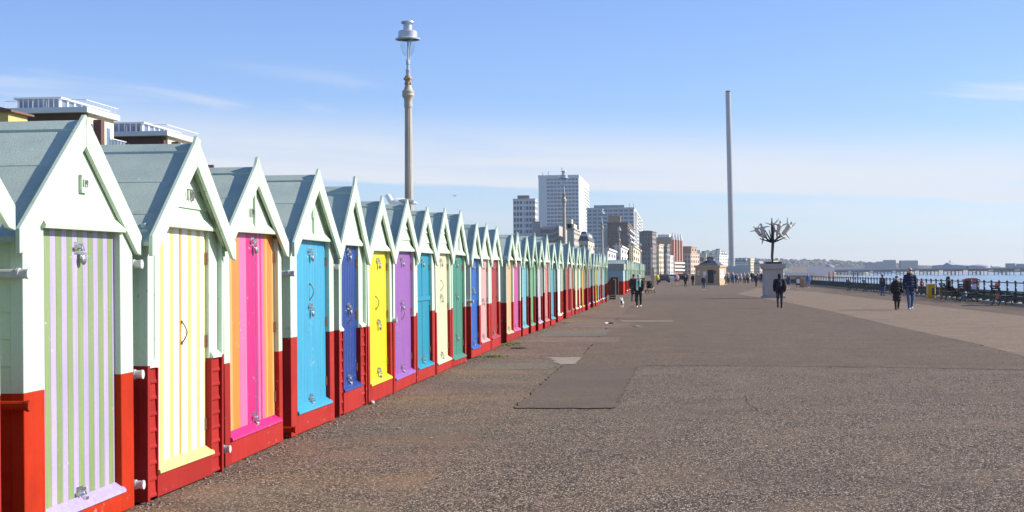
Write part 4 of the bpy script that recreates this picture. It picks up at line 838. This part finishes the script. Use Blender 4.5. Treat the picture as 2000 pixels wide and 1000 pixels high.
# ------------------------------------------------------------------ people
skin = mat('skin', (.62, .38, .28), .55, .05, 5); skin2 = mat('skin_warm', (.50, .29, .20), .55, .05, 5)
def cloth(nm, rgb, rough=.85): return mat('cloth_'+nm, rgb, rough, .12, 6, .08, 60)
K = dict(black=(.018, .018, .02), navy=(.02, .028, .06), charcoal=(.05, .05, .055), denim=(.07, .11, .20), white=(.80, .80, .78), mint=(.32, .66, .56), pink=(.62, .34, .30), blue=(.05, .18, .48), camo=(.12, .13, .09), brown=(.14, .08, .05), grey=(.25, .25, .26), red=(.55, .05, .05), yellow=(.80, .62, .02), teal=(.30, .58, .54), green=(.20, .55, .10), fur=(.30, .22, .16), olive=(.10, .11, .06), beige=(.45, .38, .28), hair=(.06, .035, .02), tan=(.42, .24, .15))
def kc(c): return cloth(c, K[c])
def person(label, loc, h, rz, top='black', coat=.36, legs='black', shoes='white', hair='hair', hat=None, hood=None, scarf=None, bag=None, stride=.10, arm=(.04, -.04), fine=True, glasses=False, phone=False, sit=False, group=None, bare=0, flare=1.0, sk=None, bulk=1.0):
    root = thing('person', label, 'person', loc, rz, group); s = h; V = lambda x, y, z: Vector((x*s, y*s, z*s)); sk = sk or skin
    vx = .011 if fine else .022
    if sit:
        hz = .26; J = []
        for sg in (-1, 1): J.append((V(sg*.055, 0, hz), V(sg*.06, -.24, hz+.01), V(sg*.06, -.26, .045)))
        dz = hz-.52
    else:
        hz = .52; dz = 0; J = [(V(-.05, 0, .52), V(-.055, -stride*.62-.015, .29), V(-.05, -stride, .042)), (V(.05, 0, .52), V(.055, stride*.25-.025, .285), V(.05, stride, .062))]
    def z_(z): return z+dz
    A = []
    for sg, sw in zip((-1, 1), arm):
        A.append((V(sg*.102*bulk, 0, z_(.795)), V(sg*.130*bulk, .02+sw*.4, z_(.64)), V(sg*.122*bulk, sw-.045, z_(.50)) if not sit else V(sg*.09, -.16, z_(.56))))
    # body: one skin
    mb = MB(); mb.ell(V(0, -.004, z_(.932)), (.044*s, .053*s, .066*s), 14, 10); mb.cap(V(0, .006, z_(.80)), V(0, 0, z_(.89)), .034*s, .030*s)
    mb.cap(V(0, -.055, z_(.925)), V(0, -.05, z_(.94)), .009*s, .006*s, 6); mb.ell(V(0, -.046, z_(.893)), (.022*s, .016*s, .014*s), 8, 6)
    for sg in (-1, 1): mb.ell(V(sg*.045, .006, z_(.93)), (.007*s, .012*s, .018*s), 6, 6)
    mb.cap(V(0, 0, z_(.56)), V(0, 0, z_(.76)), .052*s, .055*s); mb.cap(V(-.09, 0, z_(.79)), V(.09, 0, z_(.79)), .034*s)
    for (a_, b_, c_) in A:
        mb.cap(a_, b_, .030*s, .024*s); mb.cap(b_, c_, .024*s, .017*s); dd = (c_-b_).normalized(); mb.cap(c_, c_+dd*.035*s, .018*s, .020*s)
        sd_ = Vector((0, 1, 0))
        for i, ln in enumerate((.040, .048, .045, .036)): o_ = sd_*(i-1.5)*.0125*s; q = c_+dd*.04*s+o_; m_ = q+dd*ln*.6*s; mb.cap(q, m_, .0068*s, .006*s, 6); mb.cap(m_, m_+(dd+Vector((-a_.x*1.2, -.2, 0))).normalized()*ln*.5*s, .006*s, .005*s, 6)
        q = c_+dd*.012*s; mb.cap(q, q+(dd+Vector((0, -1.2, 0))).normalized()*.042*s, .0075*s, .006*s, 6)
    for (a_, b_, c_) in J: mb.cap(a_, b_, .048*s, .034*s); mb.cap(b_, c_, .033*s, .022*s)
    link('body', remesh(mb, 'body', .008 if fine else .02, 1), sk, root)
    # trousers
    mb = MB(); mb.cap(V(-.035, 0, hz+.02), V(.035, 0, hz+.02), .072*s)
    for (a_, b_, c_) in J:
        e_ = c_ + (b_-c_)*(bare if bare else .03); mb.cap(a_, b_, .058*s, .042*s)
        if bare < .9: mb.cap(b_, e_, .041*s, .030*s)
    link('trousers', remesh(mb, 'trousers', vx, 2), kc(legs), root)
    for (a_, b_, c_) in J:
        mb = MB(); mb.ell(c_+V(0, -.03, -.018), (.028*s, .068*s, .024*s), 10, 8); mb.cap(c_+V(0, .01, -.015), c_+V(0, .01, .02), .026*s, .025*s); link('shoe', remesh(mb, 'shoe', .012, 1), kc(shoes), root)
    # coat
    mb = MB(); zb = z_(coat) if not sit else hz-.02
    for i in range(7):
        t = i/6; z = zb+(z_(.79)-zb)*t; wd = (.098+.012*(1-t)*flare+.010*math.sin(t*3.1))*bulk; mb.ell(V(0, 0, z), (wd*s, (.070+.008*(1-t)*flare)*bulk*s, max(.045, (z_(.79)-zb)/6*.75)*s), 14, 8)
    mb.cap(V(-.085*bulk, 0, z_(.795)), V(.085*bulk, 0, z_(.795)), .048*s*bulk); mb.ell(V(0, .004, z_(.845)), (.055*s, .055*s, .035*s))
    for (a_, b_, c_) in A: mb.cap(a_, b_, .044*s*bulk, .036*s*bulk); mb.cap(b_, b_+(c_-b_)*.96, .036*s*bulk, .029*s*bulk)
    link('coat', remesh(mb, 'coat', vx, 2), kc(top), root)
    if hood:
        mb = MB(); mb.ell(V(0, .05, z_(.855)), (.075*s, .05*s, .045*s)) if hood[0] == 'down' else mb.ell(V(0, .012, z_(.935)), (.058*s, .06*s, .078*s)); link('hood', remesh(mb, 'hood', vx, 2), kc(hood[1]), root)
    if hat:
        mb = MB(); mb.ell(V(0, .002, z_(.962)), (.052*s, .060*s, .046*s), 14, 8); mb.cap(V(0, .0, z_(.950)), V(0, 0, z_(.953)), .053*s); link('hat', remesh(mb, 'hat', vx*.8, 1), kc(hat), root)
        mb = MB(); mb.ell(V(0, .022, z_(.915)), (.047*s, .045*s, .05*s)); link('hair', remesh(mb, 'hair', vx*.8, 1), kc(hair), root)
    else:
        mb = MB(); mb.ell(V(0, .014, z_(.948)), (.050*s, .055*s, .060*s), 14, 8); link('hair', remesh(mb, 'hair', vx*.8, 1), kc(hair), root)
    if scarf:
        mb = MB(); mb.cap(V(-.05, -.02, z_(.83)), V(.05, -.02, z_(.83)), .036*s)
        for sg, zz0 in ((-1, .52), (1, .63)): mb.path([V(sg*.04, -.055, z_(.83)), V(sg*.045, -.095, z_(.75)), V(sg*.042, -.105, z_(zz0))], [.024*s, .026*s, .028*s], 8, sq=(1.2, .5))
        link('scarf', remesh(mb, 'scarf', vx, 1), kc(scarf), root)
    if bag:
        mb = MB(); mb.ell(V(0, .105, z_(.70)), (.075*s, .05*s, .105*s), 12, 8); mb.ell(V(0, .145, z_(.66)), (.05*s, .025*s, .05*s)); o = remesh(mb, 'backpack', vx, 1); link('backpack', o, kc(bag), root)
    if glasses:
        mb = MB(); mb.box(-.045*s, .045*s, -.062*s, -.05*s, z_(.932)*s, z_(.952)*s); link('sunglasses', mb.mesh('sunglasses'), black, root)
    return root
def G(px, py): q = onz(px, py); return (q.x, q.y, 0)
person('woman in teal hat and long mint scarf walking towards the camera', G(1248, 600), 1.60, R(-4), 'black', .44, 'black', 'white', hat='teal', scarf='mint', hood=('down', 'brown'), stride=.06, bulk=1.08)
person('person in dark fur-hooded coat walking just behind the mint scarf', G(1238, 590), 1.62, R(170), 'black', .34, 'charcoal', 'black', hair='hair', hood=('down', 'fur'), stride=.08, bulk=1.05)
person('man in black hooded jacket with backpack walking away near the plinth', G(1523, 602), 1.60, R(176), 'black', .46, 'charcoal', 'black', hood=('up', 'black'), bag='navy', stride=.06, bulk=1.2)
person('woman in long black padded coat walking beside the tall man', G(1752, 605), 1.46, R(8), 'black', .30, 'black', 'brown', hat='olive', hood=('down', 'olive'), stride=.05, flare=2.0, bulk=1.12)
person('tall man in navy parka and pale beanie walking towards the camera', G(1778, 605), 1.80, R(6), 'navy', .40, 'denim', 'white', hat='pink', stride=.08, glasses=True, hood=('down', 'navy'), bulk=1.08)
person('man in navy jacket with reddish backpack leaning towards the railing', G(1724, 578.5), 1.44, R(150), 'navy', .47, 'denim', 'black', hat='navy', bag='brown', stride=.05, fine=False)
person('man in dark blue jacket and white shoes near the kiosk door', G(1374.5, 566), 1.36, R(5), 'navy', .46, 'denim', 'white', stride=.05, fine=False)
person('walker in black coat left of the kiosk', G(1339, 561), 1.34, R(-10), 'black', .34, 'charcoal', 'black', stride=.06, fine=False)
person('man in black standing by the left corner of the kiosk', G(1353, 557), 1.45, R(20), 'black', .44, 'black', 'black', stride=.03, fine=False)
person('person in bright blue jacket walking beside the railing start', G(1578.5, 563), 1.44, R(10), 'blue', .44, 'grey', 'white', stride=.05, fine=False)
person('walker in denim jacket and shorts just right of the plinth', G(1540, 564), 1.42, R(-12), 'denim', .47, 'navy', 'white', stride=.10, fine=False, bare=.9)
person('distant person in bright yellow jacket beyond the far huts', G(1284.5, 556.5), 1.6, R(30), 'yellow', .44, 'navy', 'black', stride=.04, fine=False)
person('distant runner in red shorts and pale top', G(1323, 556), 1.5, R(0), 'white', .5, 'red', 'white', stride=.12, fine=False, bare=.9)
person('man in black walking right of the kiosk with a light bag', G(1417, 557), 1.45, R(60), 'charcoal', .44, 'charcoal', 'white', stride=.10, fine=False)
person('dark figure standing at the left edge of the far crowd beside the plinth', G(1477, 560), 1.45, R(10), 'navy', .44, 'navy', 'black', stride=.04, fine=False)
# seated pair on a bench by the railing
SB = G(1858, 586)
person('person with dark hair seated on the bench before the red cabinet', (SB[0]-.05, SB[1]+.25, .22), 1.5, R(90), 'black', .44, 'black', 'black', sit=True, fine=False)
person('person in patterned olive jacket seated on the bench by the railing', (SB[0]-.02, SB[1]+.95, .22), 1.5, R(90), 'camo', .44, 'tan', 'black', hat='camo', sit=True, fine=False)
# far crowd: three simple walkers copied
crowdm = mat('crowd_clothes', (.1, .1, .1), .85, .1, 3, objcol=True)
def walker(st):
    mb = MB(); mb.ell((0, 0, 1.58), (.09, .10, .13), 8, 6); mb.cap((0, 0, .9), (0, 0, 1.32), .17, .19, 8)
    for sg in (-1, 1): mb.cap((sg*.2, 0, 1.33), (sg*.24, -sg*st, .85), .065, .05, 6); mb.cap((sg*.09, 0, .85), (sg*.1, sg*st, .06), .10, .06, 6); mb.ell((sg*.1, sg*st-.05, .04), (.05, .13, .04), 6, 4)
    me = remesh(mb, 'walker', .05, 1); me.materials.append(crowdm); me.materials.append(skin); me.materials.append(kc('charcoal'))
    for f in me.polygons: f.material_index = 1 if f.center.z > 1.47 else (2 if f.center.z < .82 else 0)
    return me
WK = [walker(x) for x in (.08, .16, .24)]
random.seed(21)
cols = [(.02, .02, .025), (.03, .04, .08), (.10, .10, .11), (.35, .32, .28), (.30, .05, .05), (.05, .15, .35), (.5, .5, .48), (.02, .02, .025), (.09, .07, .05)]
for i in range(26):
    px = random.uniform(1420, 1490) if i < 21 else random.uniform(1262, 1352); py = 549.5+random.uniform(0, 4.5) if i < 21 else random.uniform(547, 552)
    q = onz(px, py); o = link('person', WK[i % 3], None, None, (q.x, q.y, 0), (0, 0, random.choice((0, R(180))) + R(random.uniform(-30, 30)))); o.color = (*random.choice(cols), 1); o.scale = [random.uniform(.86, 1.02)]*3
    if i < 21: tag(o, 'tiny stroller in the far crowd between kiosk and plinth', 'person', 'far crowd between kiosk and plinth')
    else: tag(o, 'tiny stroller on the far promenade left of the kiosk', 'person', 'far strollers left of the kiosk')
# small white dog
p = G(1215, 600.5); root = thing('dog', 'small white dog with dark chest harness trotting towards the camera', 'dog', p, R(-6)); s = .42/.6
mb = MB(); mb.cap((0, -.16*s, .34*s), (0, .2*s, .36*s), .15*s, .13*s, 12); mb.cap((0, -.18*s, .40*s), (0, -.25*s, .52*s), .11*s, .09*s); mb.ell((0, -.28*s, .57*s), (.10*s, .11*s, .10*s)); mb.cap((0, -.36*s, .54*s), (0, -.43*s, .53*s), .05*s, .035*s)
for sg in (-1, 1):
    mb.cap((sg*.07*s, -.27*s, .64*s), (sg*.085*s, -.26*s, .76*s), .04*s, .014*s, 8)
    mb.cap((sg*.08*s, -.16*s, .30*s), (sg*.085*s, -.15*s-sg*.05*s, .15*s), .055*s, .04*s); mb.cap((sg*.085*s, -.15*s-sg*.05*s, .15*s), (sg*.085*s, -.20*s-sg*.08*s, .03*s), .04*s, .035*s)
    mb.cap((sg*.08*s, .17*s, .32*s), (sg*.085*s, .12*s+sg*.04*s, .20*s), .075*s, .05*s); mb.cap((sg*.085*s, .12*s+sg*.04*s, .20*s), (sg*.085*s, .22*s+sg*.05*s, .11*s), .045*s, .032*s); mb.cap((sg*.085*s, .22*s+sg*.05*s, .11*s), (sg*.085*s, .19*s+sg*.05*s, .03*s), .032*s, .033*s)
mb.path([(0, .3*s, .42*s), (0, .38*s, .52*s), (0, .34*s, .63*s)], [.05*s, .06*s, .03*s], 8)
link('body', remesh(mb, 'body', .011, 1), mat('white_fur', (.80, .77, .70), .9, .1, 20, .15, 90, bump=.4, bs=90), root)
mb = MB(); mb.ell((0, -.445*s, .535*s), (.02*s, .015*s, .015*s), 8, 6)
for sg in (-1, 1): mb.ell((sg*.045*s, -.375*s, .60*s), (.014*s, .012*s, .014*s), 8, 6)
link('face', mb.mesh('face'), black, root)
mb = MB(); mb.prism([(-.08*s, .46*s), (.08*s, .46*s), (.06*s, .33*s), (0, .27*s), (-.06*s, .33*s)], 'y', -.345*s, -.29*s); link('harness', mb.mesh('harness'), kc('charcoal'), root)
# pram
p = G(1270, 573); root = thing('pram', 'black folding pram with hood standing behind the mint scarf', 'pram', p, R(160))
mb = MB(); mb.prism([(-.3, .42), (.28, .42), (.36, .62), (-.34, .66)], 'x', -.2, .2); mb.build('seat', kc('black'), root); mb = MB(); mb.ell((0, .16, .80), (.24, .28, .24), 12, 8); mb.build('hood', kc('black'), root, smooth=50)
for sx in (-.25, .25):
    mb = MB(); mb.path([(sx, -.3, .15), (sx, .1, .5), (sx, .45, 1.0)], .018, 6); mb.build('frame', darksteel, root); mb = MB(); mb.path([(sx, .3, .12), (sx, -.1, .5)], .018, 6); mb.build('frame', darksteel, root)
    for yy, r_ in ((-.32, .10), (.30, .14)):
        mb = MB(); mb.path([(sx*1.1, yy+r_*math.cos(t), r_+.015+r_*math.sin(t)) for t in [2*math.pi*i/14 for i in range(15)]], .02, 6); wh = mb.build('wheel', kc('black'), root); MB().tube((sx*1.1-.01, yy, r_+.015), (sx*1.1+.01, yy, r_+.015), r_*.5, n=10).build('hub', steel, wh)
mb = MB(); mb.tube((-.25, .45, 1.0), (.25, .45, 1.0), .022, n=8); mb.build('handlebar', kc('charcoal'), root); MB().box(-.22, .22, -.2, .2, .2, .24).build('basket', kc('charcoal'), root)
# ------------------------------------------------------------------ railing along the sea
RX = 16.15; rg = mat('railing_green', (.030, .055, .050), .45, .2, 4)
rail = thing('promenade_railing', 'dark green ornate cast iron railing along the seaward edge', 'railing', (RX, 70, .10))
def post_mesh():
    mb = MB(); mb.lathe([(.13, 0), (.13, .10), (.09, .16), (.085, .40), (.11, .44), (.09, .48), (.06, .52)], 10); mb.path([(0, .10*math.cos(t), .64+.12*math.sin(t)) for t in [2*math.pi*i/14 for i in range(15)]], .035, 6)
    mb.lathe([(.05, .76), (.045, .84), (.07, .87), (.045, .90), (.045, .93)], 10); mb.ell((0, 0, .99), (.075, .075, .08), 10, 8); return mb.mesh('post')
PM = post_mesh()
def lattice_mesh():
    mb = MB(); n_ = 7
    for i in range(n_):
        y0 = .14+(1.87-.28)*i/n_; y1 = .14+(1.87-.28)*(i+1)/n_
        mb.path([(0, y0, .10), (0, (y0+y1)/2, .28), (0, y1, .50)], .022, 5); mb.path([(0, y1, .10), (0, (y0+y1)/2, .30), (0, y0, .50)], .022, 5)
        mb.path([(0, (y0+y1)/2+.055*math.cos(t), .30+.06*math.sin(t)) for t in [2*math.pi*k/8 for k in range(9)]], .015, 5)
    mb.box(-.02, .02, .08, 1.79, .06, .10); return mb.mesh('lattice_panel')
LM = lattice_mesh(); YS = 66.0; NP = 130
for i in range(NP):
    link('post', PM, rg, rail, (0, YS-70+i*1.87, 0))
    if i < NP-1: link('lattice_panel', LM, rg, rail, (0, YS-70+i*1.87, 0))
y0, y1 = YS-70, YS-70+(NP-1)*1.87
mb = MB(); mb.tube((0, y0, .955), (0, y1, .955), .028, n=8); mb.build('top_rail', mat('rail_grey', (.10, .13, .14), .4, .1, 3), rail); mb = MB(); mb.tube((0, y0, .53), (0, y1, .53), .03, n=8); mb.build('middle_rail', rg, rail)
# benches facing the sea
bw = mat('bench_dark_timber', (.05, .035, .03), .6, .2, 5)
def bench(lb, p, ln=1.7, m=None):
    root = thing('bench', lb, 'bench', p, 0, 'benches along the railing'); m = m or bw
    for i in range(5): MB().box(-.02+i*.10, .06+i*.10, 0, ln, .43, .465).build('seat_slat', m, root)
    for i in range(4):
        z = .54+i*.11; x = -.06-.05*i; MB().add([(x, 0, z), (x+.03, 0, z), (x+.03, ln, z), (x, ln, z), (x-.04, 0, z+.085), (x-.01, 0, z+.085), (x-.01, ln, z+.085), (x-.04, ln, z+.085)], [(0,3,2,1), (4,5,6,7), (0,1,5,4), (1,2,6,5), (2,3,7,6), (3,0,4,7)]).build('back_slat', m, root)
    for y in (.08, ln-.14):
        mb = MB(); mb.path([(-.30, y, .95), (-.12, y, .62), (-.04, y, .44), (-.12, y, .2), (-.22, y, .0)], .032, 6); mb.path([(-.04, y, .44), (.44, y, .42), (.38, y, .2), (.46, y, .0)], .032, 6); mb.path([(-.1, y, .2), (.15, y, .28), (.4, y, .2)], .02, 6); mb.path([(-.1, y, .64), (.38, y, .62), (.44, y, .44)], .022, 6); mb.build('leg', rg, root)
    return root
p = G(1966, 597); bench('dark green bench nearest the right edge beside the railing', (p[0]-.15, p[1], 0), m=rg)
bench('dark bench with two people seated by the railing', (SB[0]-.15, SB[1]-.2, 0))
p = G(1897, 590); bench('empty dark bench in front of the red litter cabinet', (p[0]-.1, p[1], 0))
p = G(1696, 571); bench('small distant bench left of the man with the backpack', (p[0], p[1], 0)); p = G(1664, 568.5); bench('farthest small bench along the railing', (p[0], p[1], 0))
# red litter cabinet
p = G(1899, 587); root = thing('litter_cabinet', 'dark red litter cabinet with pale poster panel and domed lid', 'litter bin', (p[0], p[1], 0)); mar = mat('maroon_metal', (.16, .03, .035), .4, .1, 4)
MB().box(-.40, .40, 0, .6, .05, 1.08).build('body', mar, root, bevel=.03); mb = MB(); mb.prism([(-.45, 1.08), (.45, 1.08), (.43, 1.16), (.2, 1.24), (-.2, 1.24), (-.43, 1.16)], 'y', -.05, .65); mb.build('lid', mat('red_lid', (.38, .06, .05), .4), root)
MB().box(-.06, .32, -.02, 0, .42, .92).build('poster', mat('poster_lilac', (.50, .50, .72), .5, .2, 9), root); MB().box(-.32, -.14, -.02, 0, .55, .98).build('slot', black, root); MB().box(-.34, -.2, -.025, 0, .4, .52).build('sticker', white, root)
p = G(1883.5, 588); root = thing('gas_bottle', 'grey rounded bottle beside the red litter cabinet', 'bottle', p); mb = MB(); mb.lathe([(.12, 0), (.14, .05), (.14, .45), (.10, .55), (.05, .58), (.05, .64)], 14); mb.build('body', mat('blue_grey_metal', (.22, .28, .32), .4), root, smooth=40); mb = MB(); mb.lathe([(.03, .64), (.035, .70)], 8); mb.build('valve', steel, root)
# yellow bin with poster, brown bin, red lifebuoy post
p = G(1819.5, 583); root = thing('yellow_bin', 'bright yellow bin with dark poster beside the railing', 'bin', p); yl = mat('yellow_plastic', (.72, .42, .02), .4, .06, 4)
MB().box(-.24, .24, 0, .42, .02, .78).build('body', yl, root, bevel=.03); mb = MB(); mb.prism([(-.25, .78), (.25, .78), (.2, .87), (-.2, .87)], 'y', -.01, .43); mb.build('lid', yl, root); mb = MB(); mb.ell((0, .2, .88), (.05, .05, .04)); mb.build('knob', wood, root); MB().box(.02, .18, -.012, 0, .22, .62).build('poster', mat('poster_dark', (.06, .07, .10), .5, .3, 20), root)
p = G(1841, 582); root = thing('brown_bin', 'small brown bin left of the bench with seated people', 'bin', p); MB().box(-.15, .15, 0, .3, 0, .52).build('body', mat('ochre_timber', (.32, .20, .08), .7, .15, 6), root, bevel=.02); MB().box(-.17, .17, -.02, .32, .52, .57).build('lid', mat('ochre_timber', (.32, .20, .08)), root)
p = G(1801, 577); root = thing('lifebuoy_post', 'red lifebuoy post standing against the railing', 'post', p); rp = mat('signal_red', (.60, .04, .03), .4); MB().box(-.05, .05, 0, .1, 0, .55).build('leg', rp, root); MB().box(-.13, .13, -.02, .16, .45, .92).build('housing', rp, root, bevel=.02); mb = MB(); mb.ell((0, .06, .93), (.13, .09, .06)); mb.build('cap', rp, root)
for z, lb in ((.62, 'upper red notice fixed on the railing near the right edge'), (.12, 'lower red notice fixed on the railing near the right edge')):
    q = onX(1948, 570, RX-.08); o = MB().box(-.01, .01, -.45, .45, 0, .30).build('railing_sign', rp); o.location = (RX-.10, q.y, .12+z); tag(o, lb, 'sign')
    MB().box(-.016, -.011, -.36, .36, .10, .17).build('sign_band', mat('faded_white', (.6, .4, .4), .6), o)
# notice board and gate piers where the railing starts
p = G(1559, 561.5); root = thing('notice_board', 'dark framed notice board with white sheet near the plinth', 'notice board', p); k = p[1]/2983
MB().box(-4.2*k, 4.2*k, 0, .1, .25, 19*k).build('frame', mar, root); MB().box(-3.2*k, 3.2*k, -.015, 0, 8*k, 16.5*k).build('sheet', white, root); MB().box(-3.6*k, -2.8*k, .02, .08, 0, .25).build('leg', mar, root); MB().box(2.8*k, 3.6*k, .02, .08, 0, .25).build('leg', mar, root)
for px, lb in ((1566, 'left low tan gate pier beside the notice board'), (1572, 'right low tan gate pier beside the blue jacket')):
    p = G(px, 561); root = thing('gate_pier', lb, 'pier', p, 0, 'gate piers at the railing'); MB().box(-.15, .15, 0, .3, 0, .78).build('shaft', ktan, root); MB().box(-.19, .19, -.04, .34, .78, .85).build('cap', ktan, root)
# slatted timber screen by the last hut
p = onz(1197, 586); root = thing('timber_screen', 'dark slatted timber screen with pale edge by the last hut', 'screen', (p.x, p.y, 0)); dkw = mat('dark_timber', (.10, .065, .04), .8, .2, 6)
for i in range(9): MB().box(-.17, .15, 0, .05, .04+i*.14, .15+i*.14).build('slat', dkw, root)
MB().box(.15, .20, -.02, .07, 0, 1.34).build('edge_post', wood, root); MB().box(-.22, -.17, -.02, .07, 0, 1.34).build('edge_post', dkw, root)
# end panel of the far hut row
p = onz(1275, 556); root = thing('timber_post', 'tan timber end post at the far end of the hut rows', 'post', (p.x, p.y, 0)); MB().box(-.18, .18, 0, .2, 0, 2.2).build('shaft', mat('ochre_post', (.62, .42, .18), .7), root); MB().box(-.2, .2, -.02, .22, 2.2, 2.3).build('cap', wood, root)
# parked cars far along the road
def car(lb, px, py, m):
    p = onz(px, py); root = thing('parked_car', lb, 'car', (p.x, p.y, 0), R(4), 'cars parked far along the seafront')
    mb = MB(); mb.prism([(-2.1, .3), (2.1, .3), (2.15, .75), (1.2, .88), (.6, 1.4), (-1.0, 1.42), (-1.8, .95), (-2.15, .85)], 'x', -.85, .85); mb.build('body', m, root, bevel=.05)
    mb = MB(); mb.prism([(.55, .95), (1.05, .92), (.55, 1.33), (-.95, 1.35), (-1.6, .98)], 'x', -.87, .87); mb.build('window', glassd, root); MB().box(-.7, .7, -1.86, -1.5, 1.0, 1.3).build('rear_window', glassd, root)
    for sx in (-.8, .8):
        for yy in (-1.3, 1.3): MB().tube((sx-.1, yy, .32), (sx+.1, yy, .32), .32, n=12).build('wheel', black, root)
    for sx in (-.65, .65): MB().box(sx-.12, sx+.12, -2.17, -2.12, .65, .8).build('tail_light', rp, root)
for lb, px, py, m in (('small dark grey car parked beyond the yellow jacket', 1297, 551.5, mat('car_grey', (.08, .08, .09), .3)), ('small white car parked left of the kiosk', 1311, 549.5, mat('car_white', (.7, .7, .7), .3)), ('small black car parked just left of the kiosk', 1332, 549, mat('car_black', (.02, .02, .025), .3))): car(lb, px, py, m)
# gull on a ridge and one in the air
gw = mat('gull_white', (.78, .78, .76), .8); gg = mat('gull_grey', (.30, .31, .33), .8)
def gull(lb, p, rz, fly):
    root = thing('gull', lb, 'gull', p, rz); mb = MB(); mb.ell((0, 0, .12), (.07, .19, .075), 12, 8); mb.cap((0, -.16, .16), (0, -.19, .22), .05, .042); mb.cap((0, .15, .12), (0, .27, .11), .045, .02); mb.cap((0, -.23, .22), (0, -.28, .205), .012, .005, 6)
    if not fly:
        for sg in (-1, 1): mb.cap((sg*.03, 0, .08), (sg*.03, .0, .0), .008, .008, 6)
    link('body', remesh(mb, 'body', .012, 1), gw, root)
    for sg in (-1, 1):
        mb = MB(); 
        if fly: mb.add([(sg*.05, -.08, .15), (sg*.05, .08, .15), (sg*.35, .02, .24), (sg*.62, .14, .17), (sg*.35, -.09, .24), (sg*.05, -.08, .135), (sg*.05, .08, .135), (sg*.35, .02, .225), (sg*.35, -.09, .225)], [(0, 1, 2, 4), (4, 2, 3), (5, 6, 7, 8), (8, 7, 3)])
        else: mb.ell((sg*.055, .09, .135), (.02, .14, .045), 10, 6)
        mb.build('wing', gg, root)
q = onX(781, 389, D-.45); gull('white gull resting on the orchid hut ridge by the lamp post', (q.x, q.y, 2.745), R(-70), False)
q = onY(888.5, 384, 230); gull('single dark gull flying above the cream doored hut', tuple(q), R(40), True)
# moss, rag and litter on the ground
mossm = mat('moss', (.16, .20, .02), .9, .3, 15)
for (px, py, w_, n_) in ((958, 697.5, .38, 260), (973, 697, .2, 80), (990, 674.5, .45, 200), (1000, 671.5, .3, 140), (1100, 631, .3, 80), (1080, 632, .2, 60), (1160, 604, .4, 60)):
    p = onz(px, py); mb = MB()
    for i in range(n_):
        x, y_ = random.gauss(0, w_*.35), random.gauss(0, w_*.7); h = random.uniform(.01, .035); a_ = random.uniform(0, 6.3); s_ = random.uniform(.008, .02)
        mb.add([(x-s_*math.cos(a_), y_-s_*math.sin(a_), .004), (x+s_*math.cos(a_), y_+s_*math.sin(a_), .004), (x+random.uniform(-.02, .02), y_+random.uniform(-.02, .02), h)], [(0, 1, 2)])
    o = mb.build('moss', mossm); o.location = (p.x, p.y, 0); stuff(tag(o, 'yellow green moss tufts on the asphalt by the huts', 'moss', 'moss tufts'))
p = onz(1003, 681); mb = MB()
for i in range(40):
    a_ = random.uniform(-1, 1); mb.ell((random.uniform(-.10, .34)*.6+.04, random.uniform(-.12, .14), .012), (.05, .06, .016), 6, 4)
o = mb.build('seaweed_clump', mat('dark_weed', (.012, .012, .012), .7, .2, 10)); o.location = p; stuff(tag(o, 'black clump of dried weed by the cobalt hut', 'weed'))
for px, py, s_, lb in ((1191, 632.5, .16, 'crumpled white paper on the ground near the huts'), (1245, 638.5, .10, 'small white scrap on the asphalt right of the paper'), (1125, 644.5, .05, 'tiny white scrap close to the huts')):
    p = onz(px, py); bm_ = MB(); n_ = 5; vs_ = []; fs_ = []
    for i in range(n_):
        for j in range(n_): vs_.append(((i/(n_-1)-.5)*2*s_, (j/(n_-1)-.5)*2*s_, random.uniform(.006, .35*s_)))
    for i in range(n_-1):
        for j in range(n_-1): fs_.append((i*n_+j, (i+1)*n_+j, (i+1)*n_+j+1, i*n_+j+1))
    bm_.add(vs_, fs_); o = bm_.build('paper_scrap', white); o.location = p; tag(o, lb, 'litter')
# ------------------------------------------------------------------ the air
hz = bpy.data.materials.new('haze'); hz.use_nodes = True; n = hz.node_tree.nodes; l = hz.node_tree.links
for q in list(n): n.remove(q)
o_ = n.new('ShaderNodeOutputMaterial'); v = n.new('ShaderNodeVolumePrincipled'); v.inputs['Color'].default_value = (.86, .93, 1, 1); v.inputs['Density'].default_value = HAZE; v.inputs['Anisotropy'].default_value = 0.2
l.new(v.outputs[0], o_.inputs['Volume'])
stuff(MB().box(-5000, 12500, -300, 12500, -6.5, 180).build('haze', hz))
